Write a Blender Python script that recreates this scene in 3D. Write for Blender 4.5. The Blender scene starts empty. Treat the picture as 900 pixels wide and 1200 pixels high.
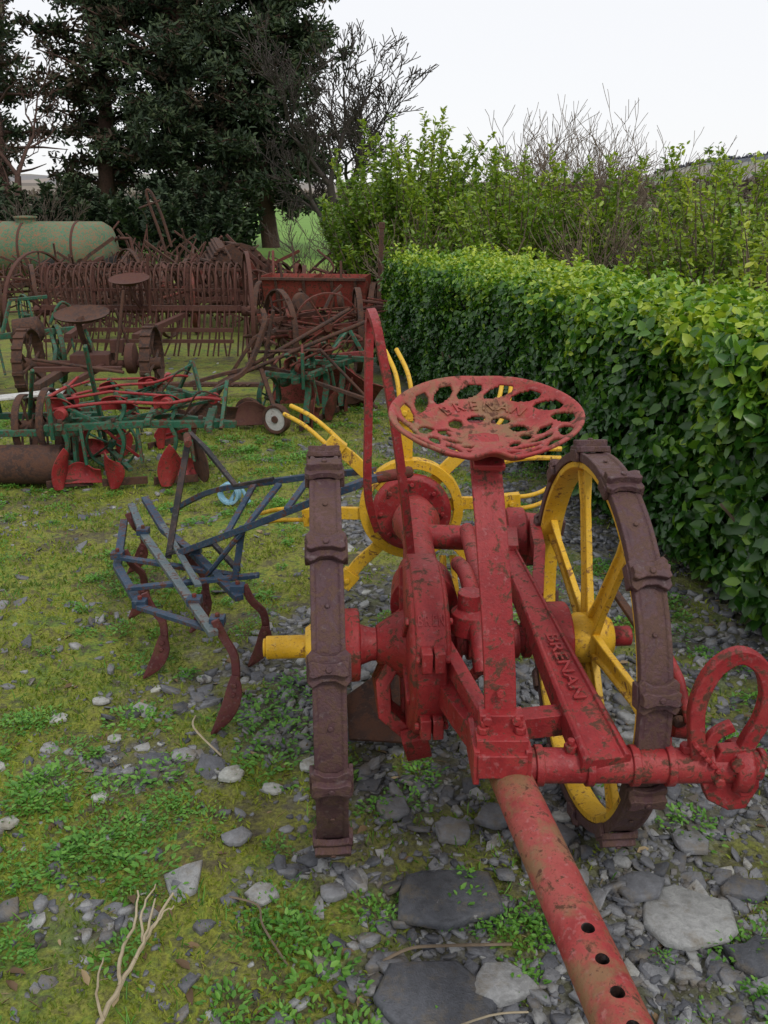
import bpy, math, random
import numpy as np
from mathutils import Vector, Matrix
random.seed(7); rng=np.random.default_rng(7)
sc=bpy.context.scene
PI=math.pi
# ---------------------------------------------------------------- materials
def nt_new(name):
    m=bpy.data.materials.new(name); m.use_nodes=True; nt=m.node_tree; nt.nodes.clear()
    out=nt.nodes.new('ShaderNodeOutputMaterial'); p=nt.nodes.new('ShaderNodeBsdfPrincipled')
    nt.links.new(p.outputs[0],out.inputs[0]); return m,nt,p,out
def N(nt,t,**k):
    n=nt.nodes.new(t)
    for a,b in k.items(): setattr(n,a,b)
    return n
def noise(nt,co,scale,detail=6,rough=.6,dist=0):
    n=N(nt,'ShaderNodeTexNoise'); n.inputs['Scale'].default_value=scale; n.inputs['Detail'].default_value=min(detail,5)
    n.inputs['Roughness'].default_value=rough; n.inputs['Distortion'].default_value=dist
    nt.links.new(co,n.inputs['Vector']); return n.outputs['Fac']
def ramp(nt,fac,stops):
    r=N(nt,'ShaderNodeValToRGB'); e=r.color_ramp.elements
    while len(e)<len(stops): e.new(.5)
    for i,(p,c) in enumerate(stops):
        e[i].position=p; e[i].color=(c,c,c,1) if not hasattr(c,'__len__') else (*c[:3],1)
    nt.links.new(fac,r.inputs[0]); return r.outputs[0]
def mix(nt,fac,a,b,mode='MIX'):
    n=N(nt,'ShaderNodeMixRGB',blend_type=mode)
    for s,i in ((fac,0),(a,1),(b,2)):
        if isinstance(s,(int,float)): n.inputs[i].default_value=s
        elif isinstance(s,(tuple,list)): n.inputs[i].default_value=(*s[:3],1)
        else: nt.links.new(s,n.inputs[i])
    return n.outputs[0]
def bump(nt,p,h,strength=.4,dist=.01):
    b=N(nt,'ShaderNodeBump'); b.inputs['Strength'].default_value=strength; b.inputs['Distance'].default_value=dist
    nt.links.new(h,b.inputs['Height']); nt.links.new(b.outputs[0],p.inputs['Normal'])
def coords(nt):
    return N(nt,'ShaderNodeTexCoord').outputs['Object']
def paint(name,c1,c2,rust=.42,rough=.6,rc=(.045,.020,.014),rc2=(.13,.050,.028),algae=0,bs=.6,big=6,grime=.6):
    m,nt,p,o=nt_new(name); co=coords(nt)
    a=noise(nt,co,big,4,.65); b=noise(nt,co,24,5,.78,.6); f=noise(nt,co,190,3,.7); sp=noise(nt,co,75,3,.6)
    col=mix(nt,ramp(nt,a,[(.38,0),(.62,1)]),c1,c2)
    col=mix(nt,ramp(nt,b,[(.34,grime),(.56,0)]),col,tuple(x*.42+.008 for x in c1))
    col=mix(nt,ramp(nt,mix(nt,.5,a,b),[(.50,0),(.60,grime*.75)]),col,tuple((x*.35+y*.65) for x,y in zip(c1,rc2)))
    col=mix(nt,ramp(nt,sp,[(.56,0),(.70,.5)]),col,tuple(min(1,x*.75+.10) for x in c2))
    if algae: col=mix(nt,ramp(nt,noise(nt,co,11,5,.7),[(.48,0),(.62,algae)]),col,(.13,.15,.06))
    rcol=mix(nt,f,rc,rc2)
    mk=mix(nt,.30,b,sp)
    mask=ramp(nt,mk,[(1-rust-.045,0),(1-rust+.02,1)])
    col=mix(nt,mask,col,rcol)
    col=mix(nt,ramp(nt,f,[(.60,0),(.70,.6)]),col,rc)
    nt.links.new(col,p.inputs['Base Color'])
    r=ramp(nt,mix(nt,.5,mask,f),[(.2,rough-.04),(.8,min(.95,rough+.3))]); nt.links.new(r,p.inputs['Roughness'])
    p.inputs['Specular IOR Level'].default_value=.35
    bump(nt,p,mix(nt,.45,f,mix(nt,.5,mask,sp)),bs,.0035); return m
RED=paint('red_paint',(.25,.014,.018),(.36,.036,.038),.435,.52,grime=.5)
REDP=paint('red_paint_faded',(.30,.030,.030),(.37,.080,.070),.42,.62,algae=.55,grime=.5)
DRED=paint('dull_red_paint',(.16,.020,.016),(.19,.043,.032),.50,.7)
TYRE=paint('maroon_iron',(.080,.036,.043),(.11,.055,.056),.48,.62,(.035,.018,.016),(.15,.085,.065),bs=.9)
YEL=paint('yellow_paint',(.64,.36,.014),(.70,.44,.04),.41,.5,(.10,.04,.02),(.3,.15,.05),grime=.28)
GRN=paint('green_paint',(.008,.085,.045),(.022,.15,.085),.46,.55)
BLU=paint('blue_paint',(.018,.042,.085),(.038,.078,.13),.44,.55)
GRY=paint('grey_blue_metal',(.085,.12,.14),(.13,.17,.18),.43,.55)
BLK=paint('black_iron',(.012,.012,.014),(.03,.03,.035),.38,.5)
RUST=paint('rusty_iron',(.045,.025,.020),(.085,.042,.030),.48,.85,(.030,.018,.015),(.15,.068,.04),bs=.8,big=3)
RUST2=paint('red_rust_iron',(.095,.028,.022),(.075,.038,.028),.49,.8,(.045,.022,.018),(.14,.06,.04),bs=.8,big=3)
MAR=paint('maroon_tine',(.09,.018,.020),(.12,.032,.03),.44,.6)
PSH=paint('pink_red_sheet',(.25,.04,.04),(.3,.08,.06),.45,.7)
TANKM=paint('faded_green_tank',(.05,.15,.08),(.10,.22,.13),.47,.65,(.16,.07,.04),(.3,.14,.08),big=1.2)
ORG=paint('tank_band_orange',(.32,.09,.04),(.25,.10,.05),.5,.7)
WHT=paint('worn_white_paint',(.5,.5,.48),(.6,.6,.58),.36,.6)
LBL=paint('pale_blue_plastic',(.2,.42,.55),(.3,.5,.65),.3,.5)
HOLE=paint('hole_painted_shade',(.015,.006,.005),(.02,.01,.008),.3,.9)  # near-black colour stands in for shade inside the drawbar holes
def leafmat(name,stops,trans=.25,rough=.4,nscale=1.2):
    m,nt,p,o=nt_new(name)
    at=N(nt,'ShaderNodeAttribute',attribute_name='rnd')
    n=noise(nt,coords(nt),nscale,2)
    v=mix(nt,.3,at.outputs['Fac'],ramp(nt,n,[(.3,0),(.7,1)]))
    col=ramp(nt,v,stops)
    nt.links.new(col,p.inputs['Base Color']); p.inputs['Roughness'].default_value=rough
    if trans>.12:
        t=N(nt,'ShaderNodeBsdfTranslucent'); nt.links.new(mix(nt,1,col,(1.3,1.4,.7),'MULTIPLY'),t.inputs[0])
        ms=N(nt,'ShaderNodeMixShader'); ms.inputs[0].default_value=trans
        nt.links.new(p.outputs[0],ms.inputs[1]); nt.links.new(t.outputs[0],ms.inputs[2]); nt.links.new(ms.outputs[0],o.inputs[0])
    return m
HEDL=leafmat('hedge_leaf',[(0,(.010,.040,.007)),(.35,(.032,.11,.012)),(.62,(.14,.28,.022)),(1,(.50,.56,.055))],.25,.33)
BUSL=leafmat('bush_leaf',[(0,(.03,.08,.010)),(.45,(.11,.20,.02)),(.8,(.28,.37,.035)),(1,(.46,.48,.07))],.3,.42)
CONL=leafmat('conifer_leaf',[(0,(.007,.018,.009)),(.5,(.022,.044,.016)),(.85,(.05,.075,.025)),(1,(.085,.085,.035))],.1,.75,.4)
CONB=leafmat('conifer_dead_leaf',[(0,(.03,.02,.013)),(.6,(.07,.045,.028)),(1,(.06,.07,.03))],.1,.8,.4)
WEED=leafmat('weed_leaf',[(0,(.035,.12,.014)),(.5,(.10,.27,.032)),(1,(.23,.43,.07))],.3,.5,3)
MOSS=leafmat('moss_leaf',[(0,(.055,.10,.014)),(.45,(.14,.20,.020)),(.8,(.27,.31,.03)),(1,(.35,.30,.12))],.25,.7,2)
def barkmat(name,c1,c2):
    m,nt,p,o=nt_new(name); co=coords(nt); n=noise(nt,co,14,4,.7)
    nt.links.new(mix(nt,ramp(nt,n,[(.3,0),(.7,1)]),c1,c2),p.inputs['Base Color']); p.inputs['Roughness'].default_value=.9
    return m
BARK=barkmat('bark',(.04,.03,.025),(.10,.072,.055))
BARKC=barkmat('conifer_bark',(.035,.020,.015),(.10,.05,.036))
TWIG=barkmat('twig_bark',(.09,.065,.042),(.19,.145,.10))
DRY=barkmat('dry_stick',(.25,.20,.13),(.42,.36,.25))
CORE=barkmat('hedge_core_shade',(.008,.014,.005),(.02,.03,.01))  # dark colour stands in for shade deep inside the hedge
DKB=barkmat('dark_bark',(.022,.017,.015),(.055,.043,.036))
def stonemat(name,stops):
    m,nt,p,o=nt_new(name); co=coords(nt)
    at=N(nt,'ShaderNodeAttribute',attribute_name='rnd')
    col=ramp(nt,at.outputs['Fac'],stops)
    n=noise(nt,co,45,5,.7,.5); f=noise(nt,co,260,3)
    col=mix(nt,1,col,ramp(nt,n,[(.3,.6),(.7,1.2)]),'MULTIPLY')
    col=mix(nt,ramp(nt,noise(nt,co,15,5,.7),[(.50,0),(.66,.65)]),col,(.15,.12,.075))
    nt.links.new(col,p.inputs['Base Color']); p.inputs['Roughness'].default_value=.6
    bump(nt,p,mix(nt,.5,n,f),.8,.006); return m
STONE=stonemat('slate_stone',[(0,(.045,.05,.06)),(.3,(.105,.11,.127)),(.6,(.20,.205,.22)),(.85,(.33,.335,.33)),(1,(.44,.45,.41))])
# ---------------------------------------------------------------- numpy noise
T=rng.random((256,256))
def vn(x,y,s=1.,o=0):
    x=np.asarray(x,float)*s+o*17.3; y=np.asarray(y,float)*s+o*9.1
    xi=np.floor(x).astype(int); yi=np.floor(y).astype(int); fx=x-xi; fy=y-yi
    fx=fx*fx*(3-2*fx); fy=fy*fy*(3-2*fy)
    a=T[xi%256,yi%256]; b=T[(xi+1)%256,yi%256]; c=T[xi%256,(yi+1)%256]; d=T[(xi+1)%256,(yi+1)%256]
    return (a*(1-fx)+b*fx)*(1-fy)+(c*(1-fx)+d*fx)*fy
def fade(x,a,b):
    t=np.clip((x-a)/(b-a),0,1); return t*t*(3-2*t)
def gz(x,y):
    x=np.asarray(x,float); y=np.asarray(y,float)
    near=1-fade(np.hypot(x,y),8,14)
    return near*(.03*(vn(x,y,1.5,1)-.5)+.022*(vn(x,y,6,2)-.5)+.012*(vn(x,y,22,3)-.5)-.006)
def gravel(x,y):
    n=.45*vn(x,y,1.6,4)+.33*vn(x,y,5,5)+.22*vn(x,y,15,6)
    base=fade(x,-.60,.15)*.66+.165
    base=base+.38*np.exp(-(((x+.32)/.45)**2+((y-2.7)/.5)**2))
    base=base*(1-.35*fade(y,3.0,6))
    g=fade(base+(n-.5)*1.5,.3,.75)
    return g*(1-.6*fade(.6*vn(x,y,3.3,40)+.4*vn(x,y,9,41),.54,.70))
# ---------------------------------------------------------------- mesh helpers
def link(o,parent=None):
    sc.collection.objects.link(o)
    if parent is not None:
        o.parent=parent; o.matrix_parent_inverse=Matrix.Translation(-Vector(parent.location))
    return o
def fast(name,V,F,mats,rnd=None,smooth=False,parent=None,mi=None):
    V=np.asarray(V,float); me=bpy.data.meshes.new(name); k=F.shape[1]
    me.vertices.add(len(V)); me.vertices.foreach_set('co',V.ravel())
    me.loops.add(F.size); me.loops.foreach_set('vertex_index',F.ravel().astype(np.int32))
    me.polygons.add(len(F)); me.polygons.foreach_set('loop_start',np.arange(0,F.size,k,dtype=np.int32))
    if mi is not None: me.polygons.foreach_set('material_index',np.asarray(mi,dtype=np.int32))
    if smooth: me.polygons.foreach_set('use_smooth',np.ones(len(F),bool))
    me.update(calc_edges=True)
    if rnd is not None:
        a=me.attributes.new('rnd','FLOAT','POINT'); a.data.foreach_set('value',np.asarray(rnd,dtype=np.float32))
    for m in (mats if isinstance(mats,list) else [mats]): me.materials.append(m)
    me.validate(); return link(bpy.data.objects.new(name,me),parent)
def norm(a): return a/np.maximum(np.linalg.norm(a,axis=1,keepdims=True),1e-9)
def leafgeo(P,D,Nn,L,W,fold=.25):
    D=norm(D); S=norm(np.cross(D,Nn)); U=np.cross(S,D); L=L[:,None]; W=W[:,None]
    v=np.stack([P, P+D*L*.3-S*W*.5+U*W*fold, P+D*L*.72-S*W*.38+U*W*fold*.6, P+D*L-U*L*.08,
                P+D*L*.72+S*W*.38+U*W*fold*.6, P+D*L*.3+S*W*.5+U*W*fold],1)
    n=len(P); b=(np.arange(n)*6)[:,None]
    F=np.stack([b+np.array([0,3,2,1]),b+np.array([0,5,4,3])],1).reshape(-1,4)
    return v.reshape(-1,3),F
def rdir(n): return norm(rng.normal(size=(n,3)))
class B:
    def __init__(s,loc=None,rz=0,sc_=1):
        s.v=[];s.f=[];s.m=[]; s.M=Matrix.Translation(loc or (0,0,0))@Matrix.Rotation(rz,4,'Z')@Matrix.Scale(sc_,4)
    def add(s,vs,fs,mi=0):
        o=len(s.v); s.v+=[tuple(s.M@Vector(v)) for v in vs]; s.f+=[tuple(i+o for i in f) for f in fs]; s.m+=[mi]*len(fs)
    def sweep(s,pts,prof,mi=0,up=None,closed=False,scales=None):
        pts=[Vector(p) for p in pts]; n=len(pts); k=len(prof); vs=[]
        prev=None
        for i,p in enumerate(pts):
            if closed: t=pts[(i+1)%n]-pts[i-1]
            else: t=pts[min(i+1,n-1)]-pts[max(i-1,0)]
            t.normalize()
            if up is not None: u=Vector(up)
            elif prev is None: u=Vector((0,0,1)) if abs(t.z)<.8 else Vector((1,0,0))
            else: u=prev
            sd=t.cross(u); 
            if sd.length<1e-5: sd=t.cross(Vector((.3,.9,.1)))
            sd.normalize(); u=sd.cross(t).normalized(); prev=u
            q=scales[i] if scales else 1
            qa,qb=(q if isinstance(q,tuple) else (q,q))
            for a,b in prof: vs.append(p+sd*a*qa+u*b*qb)
        fs=[]
        for i in range(n if closed else n-1):
            j=(i+1)%n
            for c in range(k):
                d=(c+1)%k; fs.append((i*k+c,i*k+d,j*k+d,j*k+c))
        if not closed: fs+= [tuple(range(k-1,-1,-1)),tuple((n-1)*k+c for c in range(k))]
        s.add(vs,fs,mi)
    def tube(s,pts,r,mi=0,n=10,scales=None,closed=False):
        s.sweep(pts,[(r*math.cos(2*PI*i/n),r*math.sin(2*PI*i/n)) for i in range(n)],mi,None,closed,scales)
    def bar(s,pts,w,h,mi=0,up=(0,0,1),scales=None,closed=False):
        s.sweep(pts,[(-w/2,-h/2),(w/2,-h/2),(w/2,h/2),(-w/2,h/2)],mi,up,closed,scales)
    def lathe(s,c,axis,prof,mi=0,n=28,closed=False):
        c=Vector(c); a=Vector(axis).normalized(); e=a.orthogonal().normalized(); g=a.cross(e); vs=[];k=len(prof)
        for i in range(n):
            d=e*math.cos(2*PI*i/n)+g*math.sin(2*PI*i/n)
            for (h,r) in prof: vs.append(c+a*h+d*r)
        fs=[]
        for i in range(n):
            j=(i+1)%n
            for q in range(k if closed else k-1):
                w=(q+1)%k; fs.append((i*k+q,i*k+w,j*k+w,j*k+q))
        if not closed: fs+=[tuple(i*k for i in range(n)),tuple(i*k+k-1 for i in range(n-1,-1,-1))]
        s.add(vs,fs,mi)
    def cyl(s,a,b,r,mi=0,n=20):
        a=Vector(a); b=Vector(b); s.lathe(a,b-a,[(0,r),((b-a).length,r)],mi,n)
    def bolt(s,p,axis,r=.008,h=.008,mi=0):
        s.lathe(p,axis,[(0,r),(h,r)],mi,6)
    def box(s,c,size,mi=0,rot=None):
        R=rot or Matrix.Identity(3); c=Vector(c); x,y,z=[q/2 for q in size]
        vs=[c+R@Vector((a*x,b*y,d*z)) for a in(-1,1) for b in(-1,1) for d in(-1,1)]
        s.add(vs,[(0,1,3,2),(4,6,7,5),(0,4,5,1),(2,3,7,6),(0,2,6,4),(1,5,7,3)],mi)
    def plate(s,poly,o,ux,uy,th,mi=0):
        o=Vector(o);ux=Vector(ux).normalized();uy=Vector(uy).normalized();nn=ux.cross(uy)*th/2;k=len(poly)
        vs=[o+ux*a+uy*b-nn for a,b in poly]+[o+ux*a+uy*b+nn for a,b in poly]
        s.add(vs,[tuple(range(k-1,-1,-1)),tuple(range(k,2*k))]+[(i,(i+1)%k,k+(i+1)%k,k+i) for i in range(k)],mi)
    def sheet(s,fn,nu,nv,th,mi=0):
        g=[[Vector(fn(i/nu,j/nv)) for j in range(nv+1)] for i in range(nu+1)]
        nrm=[[None]*(nv+1) for _ in range(nu+1)]
        for i in range(nu+1):
            for j in range(nv+1):
                a=g[min(i+1,nu)][j]-g[max(i-1,0)][j]; b=g[i][min(j+1,nv)]-g[i][max(j-1,0)]
                nrm[i][j]=a.cross(b).normalized()*th/2
        W=nv+1; K=(nu+1)*W
        vs=[g[i][j]+nrm[i][j] for i in range(nu+1) for j in range(W)]+[g[i][j]-nrm[i][j] for i in range(nu+1) for j in range(W)]
        fs=[]
        for i in range(nu):
            for j in range(nv):
                a=i*W+j; fs+=[(a,a+W,a+W+1,a+1),(K+a,K+a+1,K+a+W+1,K+a+W)]
        for i in range(nu):
            a=i*W; fs.append((a,K+a,K+a+W,a+W)); a=i*W+nv; fs.append((a,a+W,K+a+W,K+a))
        for j in range(nv):
            a=j; fs.append((a,a+1,K+a+1,K+a)); a=nu*W+j; fs.append((a,K+a,K+a+1,a+1))
        s.add(vs,fs,mi)
    def wheel(s,c,axis,R,w=.05,t=.012,nsp=10,sr=.007,hr=.035,hw=.12,mi=0,ms=None,cl=0):
        c=Vector(c);a=Vector(axis).normalized(); ms=mi if ms is None else ms
        s.lathe(c,a,[(-w/2,R-t),(-w/2,R),(w/2,R),(w/2,R-t)],mi,40,True)
        s.lathe(c,a,[(-hw/2,hr*.6),(-hw/2,hr*.9),(-hw/5,hr),(hw/5,hr),(hw/2,hr*.9),(hw/2,hr*.6)],ms,14)
        e=a.orthogonal().normalized(); g=a.cross(e)
        for i in range(nsp):
            th=2*PI*i/nsp+.2; d=e*math.cos(th)+g*math.sin(th)
            s.cyl(c+d*hr*.7+a*(.02 if i%2 else -.02),c+d*(R-t/2),sr,ms,6)
        for i in range(cl):
            th=2*PI*i/cl; d=e*math.cos(th)+g*math.sin(th)
            s.bar([c+d*R-a*w/2,c+d*R+a*w/2],.03,.03,mi,up=d)
    def done(s,name,mats,parent=None,bev=.0025,ang=38):
        V=np.array(s.v); c=Vector((0,0,0)) if parent is not None else Vector(V.mean(0)); 
        if parent is None: c.z=0
        me=bpy.data.meshes.new(name); me.from_pydata([tuple(Vector(v)-c) for v in s.v],[],s.f)
        for m in mats: me.materials.append(m)
        me.polygons.foreach_set('material_index',s.m)
        import bmesh as bm_; bm=bm_.new(); bm.from_mesh(me); bm_.ops.recalc_face_normals(bm,faces=bm.faces); bm.to_mesh(me); bm.free()
        me.polygons.foreach_set('use_smooth',[True]*len(me.polygons)); me.set_sharp_from_angle(angle=math.radians(ang))
        o=bpy.data.objects.new(name,me); o.location=c; link(o,parent)
        if bev:
            b=o.modifiers.new('bev','BEVEL'); b.width=bev; b.segments=2; b.limit_method='ANGLE'; b.angle_limit=math.radians(40)
        return o
def crv(pts,k=6):
    P=[Vector(p) for p in pts]; out=[]
    for i in range(len(P)-1):
        a=P[max(i-1,0)];b=P[i];c=P[i+1];d=P[min(i+2,len(P)-1)]
        for j in range(k):
            t=j/k; out.append(.5*((2*b)+(c-a)*t+(2*a-5*b+4*c-d)*t*t+(3*b-a-3*c+d)*t**3))
    out.append(P[-1]); return out
def textgeo(s,size,ext=.0015):
    cu=bpy.data.curves.new('t','FONT'); cu.body=s; cu.size=size; cu.extrude=ext; cu.align_x='CENTER'; cu.align_y='CENTER'; cu.offset=size*.012
    o=bpy.data.objects.new('t',cu); sc.collection.objects.link(o); dg=bpy.context.evaluated_depsgraph_get()
    me=bpy.data.meshes.new_from_object(o.evaluated_get(dg)); v=[x.co.copy() for x in me.vertices]; f=[tuple(p.vertices) for p in me.polygons]
    bpy.data.objects.remove(o); bpy.data.meshes.remove(me); bpy.data.curves.remove(cu); return v,f
def empty(name,loc):
    e=bpy.data.objects.new(name,None); e.location=loc; e.empty_display_size=.2; sc.collection.objects.link(e); return e
X=Vector((1,0,0));Y=Vector((0,1,0));Z=Vector((0,0,1))
# ================================================================ POTATO DIGGER
dig=empty('potato_digger',(.2,1.93,0))
YC=1.93; ZC=.483
MR=Matrix.Translation((.092,YC,0))@Matrix.Rotation(math.radians(4),4,'Z')@Matrix.Translation((-.092,-YC,0))
def cleatwheel(name,xc,inner,ph):
    b=B(); b.M=MR; R=.455; c=Vector((xc,YC,ZC)); w=.066
    b.lathe(c,X,[(-w/2,R-.02),(-w/2,R+.003),(-w/2+.008,R+.003),(-w/2+.012,R-.001),(w/2-.012,R-.001),(w/2-.008,R+.003),(w/2,R+.003),(w/2,R-.02)],0,96,True)
    b.lathe(c,X,[(-w/2+.004,R-.036),(-w/2+.004,R-.0205),(w/2-.004,R-.0205),(w/2-.004,R-.036),(.006,R-.042),(-.006,R-.042)],1,96,True)
    for i in range(12):
        th=2*PI*i/12+ph; d=Vector((0,math.cos(th),math.sin(th))); q=X.cross(d)
        prof=[(-.041,-.026),(-.032,-.036),(-.012,-.024),(.012,-.024),(.032,-.036),(.041,-.026),(.038,.0),(.041,.026),(.032,.036),(.012,.024),(-.012,.024),(-.032,.036),(-.041,.026),(-.038,0)]
        b.plate(prof,c+d*(R+.009),X,q,.014,0)
        b.plate([(x*.95,y*.45) for x,y in prof],c+d*(R+.022),X,q,.018,0)
        b.bolt(c+d*(R+.030),d,.007,.005,0)
        for sx in(-1,1):
            b.box(c+d*(R-.006)+X*sx*.038,(.010,.05,.03),0,Matrix((X,q,d)).transposed())
        th+=PI/12; d=Vector((0,math.cos(th),math.sin(th))); b.bolt(c+d*R,d,.006,.004,0)
    for i in range(7):
        th=2*PI*i/7+.35; d=Vector((0,math.cos(th),math.sin(th)))
        b.sweep([c+d*.04,c+d*.14,c+d*.33,c+d*(R-.034)],[(-.026,-.008),(.026,-.008),(.026,.008),(.018,.008),(.016,-.001),(-.016,-.001),(-.018,.008),(-.026,.008)],1,up=-X if inner>0 else X,scales=[1.25,1,.9,1.25])
    b.lathe(c,X,[(-.055,.030),(-.055,.045),(-.03,.062),(.03,.062),(.055,.045),(.055,.03)],1,28)
    return b.done(name,[TYRE,YEL],dig,.002)
cleatwheel('wheel_left',-.135,1,.13); cleatwheel('wheel_right',.505,1,.30)
b=B(); b.M=MR
b.cyl((-.285,YC,ZC),(-.16,YC,ZC),.028,1,24); b.cyl((-.292,YC,ZC),(-.285,YC,ZC),.022,1,20)
b.lathe((-.10,YC,ZC),X,[(-.004,.03),(-.004,.085),(.0,.088),(.036,.088),(.040,.084),(.040,.05),(.07,.04),(.145,.042)],0,36)
b.lathe((.04,YC,ZC),X,[(-.06,.045),(-.02,.07),(.01,.09)],0,28)
b.cyl((.13,YC,ZC),(.43,YC,ZC),.034,0,24)
b.lathe((.395,YC,ZC),X,[(0,.05),(0,.086),(.004,.09),(.05,.09),(.054,.086),(.054,.045),(.11,.045)],0,36)
for x in (.17,.20,.31,.34): b.lathe((x,YC,ZC),X,[(0,.03),(0,.046),(.018,.046),(.018,.03)],0,24)
b.cyl((.55,YC,ZC),(.61,YC,ZC),.025,0,16)
b.done('axle',[RED,YEL],dig,.003)
b=B(); b.M=MR; c=Vector((.092,YC,ZC))
b.lathe(c,X,[(-.046,.05),(-.046,.195),(-.040,.205),(-.034,.207),(-.034,.214),(-.028,.217),(.028,.217),(.034,.214),(.034,.207),(.040,.205),(.046,.195),(.046,.05)],0,72)
b.lathe(c,X,[(-.062,.03),(-.062,.055),(-.04,.08),(.04,.08),(.066,.06),(.066,.03)],0,36)
for i in range(6):
    th=i*PI/3+.3; d=Vector((0,math.cos(th),math.sin(th)))
    b.bar([c+d*.07-X*.048,c+d*.19-X*.048],.018,.012,0,up=-X)
    b.bolt(c+d*.175+X*.045,X,.009,.010)
for zz in(-.1,.07):
    for sx in(-1,1): b.box(c+Vector((sx*.014,-.225+abs(zz)*.15,zz)),(.024,.04,.05)); b.bolt(c+Vector((sx*.026,-.225+abs(zz)*.15,zz)),(sx,0,0),.010,.012)
b.sweep([(.03,YC,.47),(-.01,YC-.03,.40),(.0,YC-.05,.33),(.05,YC-.06,.29)],[(-.018,-.04),(.018,-.04),(.018,.04),(-.018,.04)],0,up=Y)
b.sweep([(.06,YC-.13,.31),(.075,YC-.11,.25),(.08,YC-.05,.21)],[(-.03,-.02),(.03,-.02),(.03,.02),(-.03,.02)],0,up=Y)
b.done('gear_case',[RED],dig,.003)
b=B(); b.M=MR
for i,ch in enumerate('BREN'):
    v,f=textgeo(ch,.036,.002)
    th=math.radians(140); d=Vector((0,math.cos(th),math.sin(th))); q=Vector((0,math.sin(th),-math.cos(th)))
    q=-q if q.z<0 else q
    o=c+d*.2175+X*(-.024+i*.016)
    b.add([o+X*(p.x*.55)+q*p.y+d*p.z for p in v],f)
b.done('gear_case_lettering',[RED],dig,0)
# frame
b=B()
b.sweep([(.33,2.22,.60),(.36,1.97,.565),(.405,1.66,.50),(.435,1.47,.455)],[(-.05,-.03),(.05,-.03),(.05,.02),(.043,.026),(.036,.026),(.033,.018),(-.033,.018),(-.036,.026),(-.043,.026),(-.05,.02)],0,up=Z,scales=[(.5,1),(.6,1),(.88,1),(1,1.1)])
b.bar([(.13,1.80,.47),(.18,1.66,.455),(.235,1.52,.44)],.07,.055,0)
b.bar([(.125,1.83,.55),(.17,1.69,.52),(.22,1.56,.475)],.03,.04,0)
b.bar([(.20,1.60,.455),(.42,1.62,.47)],.045,.05,0)
b.cyl((.262,1.5,.435),(.70,1.5,.435),.035,0,28)
for x in(.262,.30,.40,.49,.56): b.lathe((x,1.5,.435),X,[(0,.03),(0,.041),(.016,.041),(.016,.03)],0,28)
b.bolt((.37,1.5,.468),Z,.014,.016); b.bolt((.37,1.5,.484),Z,.008,.012); b.bolt((.60,1.5,.468),Z,.014,.016)
b.box((.228,1.51,.468),(.105,.12,.03)); b.box((.228,1.475,.50),(.10,.05,.05)); b.box((.228,1.50,.535),(.085,.035,.05))
for sx in(-1,1):
    b.bolt((.228+sx*.036,1.478,.525),Z,.012,.014); b.bolt((.228+sx*.036,1.478,.539),Z,.006,.012)
    b.bolt((.228+sx*.028,1.482,.552),-Y,.010,.010); b.bolt((.228+sx*.044,1.45,.483),Z,.010,.012)
    b.bar([(.228+sx*.05,1.44,.47),(.228+sx*.052,1.56,.47)],.012,.075,0)
b.bar([(.18,1.445,.475),(.275,1.445,.475)],.02,.05,0)
b.cyl((.10,2.48,.55),(.50,2.44,.55),.037,0,24)
b.lathe((.36,2.455,.55),X,[(0,.04),(0,.09),(.01,.095),(.05,.095),(.06,.08),(.11,.075),(.12,.06),(.12,.03)],0,32)
b.lathe((.10,2.0,.55),Y,[(0,.085),(.12,.08),(.2,.05),(.4,.044),(.50,.05),(.60,.075),(.68,.06),(.78,.04)],0,28)
b.bar([(.33,2.2,.60),(.36,2.45,.58)],.06,.06,0)
b.bar([(.38,2.0,.56),(.42,2.22,.60),(.44,2.45,.6)],.03,.05,0)
b.cyl((.24,1.93,.60),(.24,2.4,.60),.022,0,14)
b.tube(crv([(.22,1.75,.50),(.21,1.85,.60),(.20,1.98,.64),(.19,2.1,.62)]),.020,0,10)
b.lathe((.20,1.86,.55),Z,[(0,.03),(.0,.045),(.05,.045),(.06,.03),(.10,.03)],0,20)
b.done('frame',[RED],dig,.004)
b=B(); v,f=textgeo('BRENAN',.044,.002)
a0=Vector((.372,1.885,.5735)); a1=Vector((.420,1.555,.497)); d=(a1-a0).normalized(); sd=d.cross(Z).normalized(); up=sd.cross(d)
cc=(a0+a1)*.5+up*.004
b.add([cc+d*p.x*1.25-sd*p.y*.9+up*p.z for p in v],f)
b.done('beam_lettering',[RED],dig,0)
b=B(); dd=Vector((.14,-.99,0)).normalized()
p0=Vector((.232,1.60,.425)); pts=[p0+dd*(1.05*i/24) for i in range(25)]
b.sweep(pts,[(.042*math.cos(t),.036*math.sin(t)) for t in [2*PI*i/32 for i in range(32)]],0,up=Z)
db=b.done('drawbar',[REDP,HOLE],dig,0)
cb=B()
for yy in(1.055,.997,.94,.885): 
    t=(1.60-yy)/.99; q=p0+dd*t; cb.lathe((q.x,q.y,q.z-.02),Z,[(0,.0105),(.09,.0105)],0,20)
co_=cb.done('cut',[HOLE],dig,0)
bm=db.modifiers.new('bool','BOOLEAN'); bm.object=co_; bm.operation='DIFFERENCE'; bm.solver='EXACT'; bm.material_mode='TRANSFER'
dg=bpy.context.evaluated_depsgraph_get(); nm=bpy.data.meshes.new_from_object(db.evaluated_get(dg)); db.modifiers.clear(); db.data=nm; nm.set_sharp_from_angle(angle=math.radians(30))
bpy.data.objects.remove(co_)
b=B(); b.bar(crv([(.228,1.508,.47),(.228,1.512,.56),(.222,1.545,.70),(.212,1.61,.86),(.205,1.69,.98),(.203,1.74,1.035),(.203,1.80,1.04)],5),.062,.013,0,up=(0,-1,.3))
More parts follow.
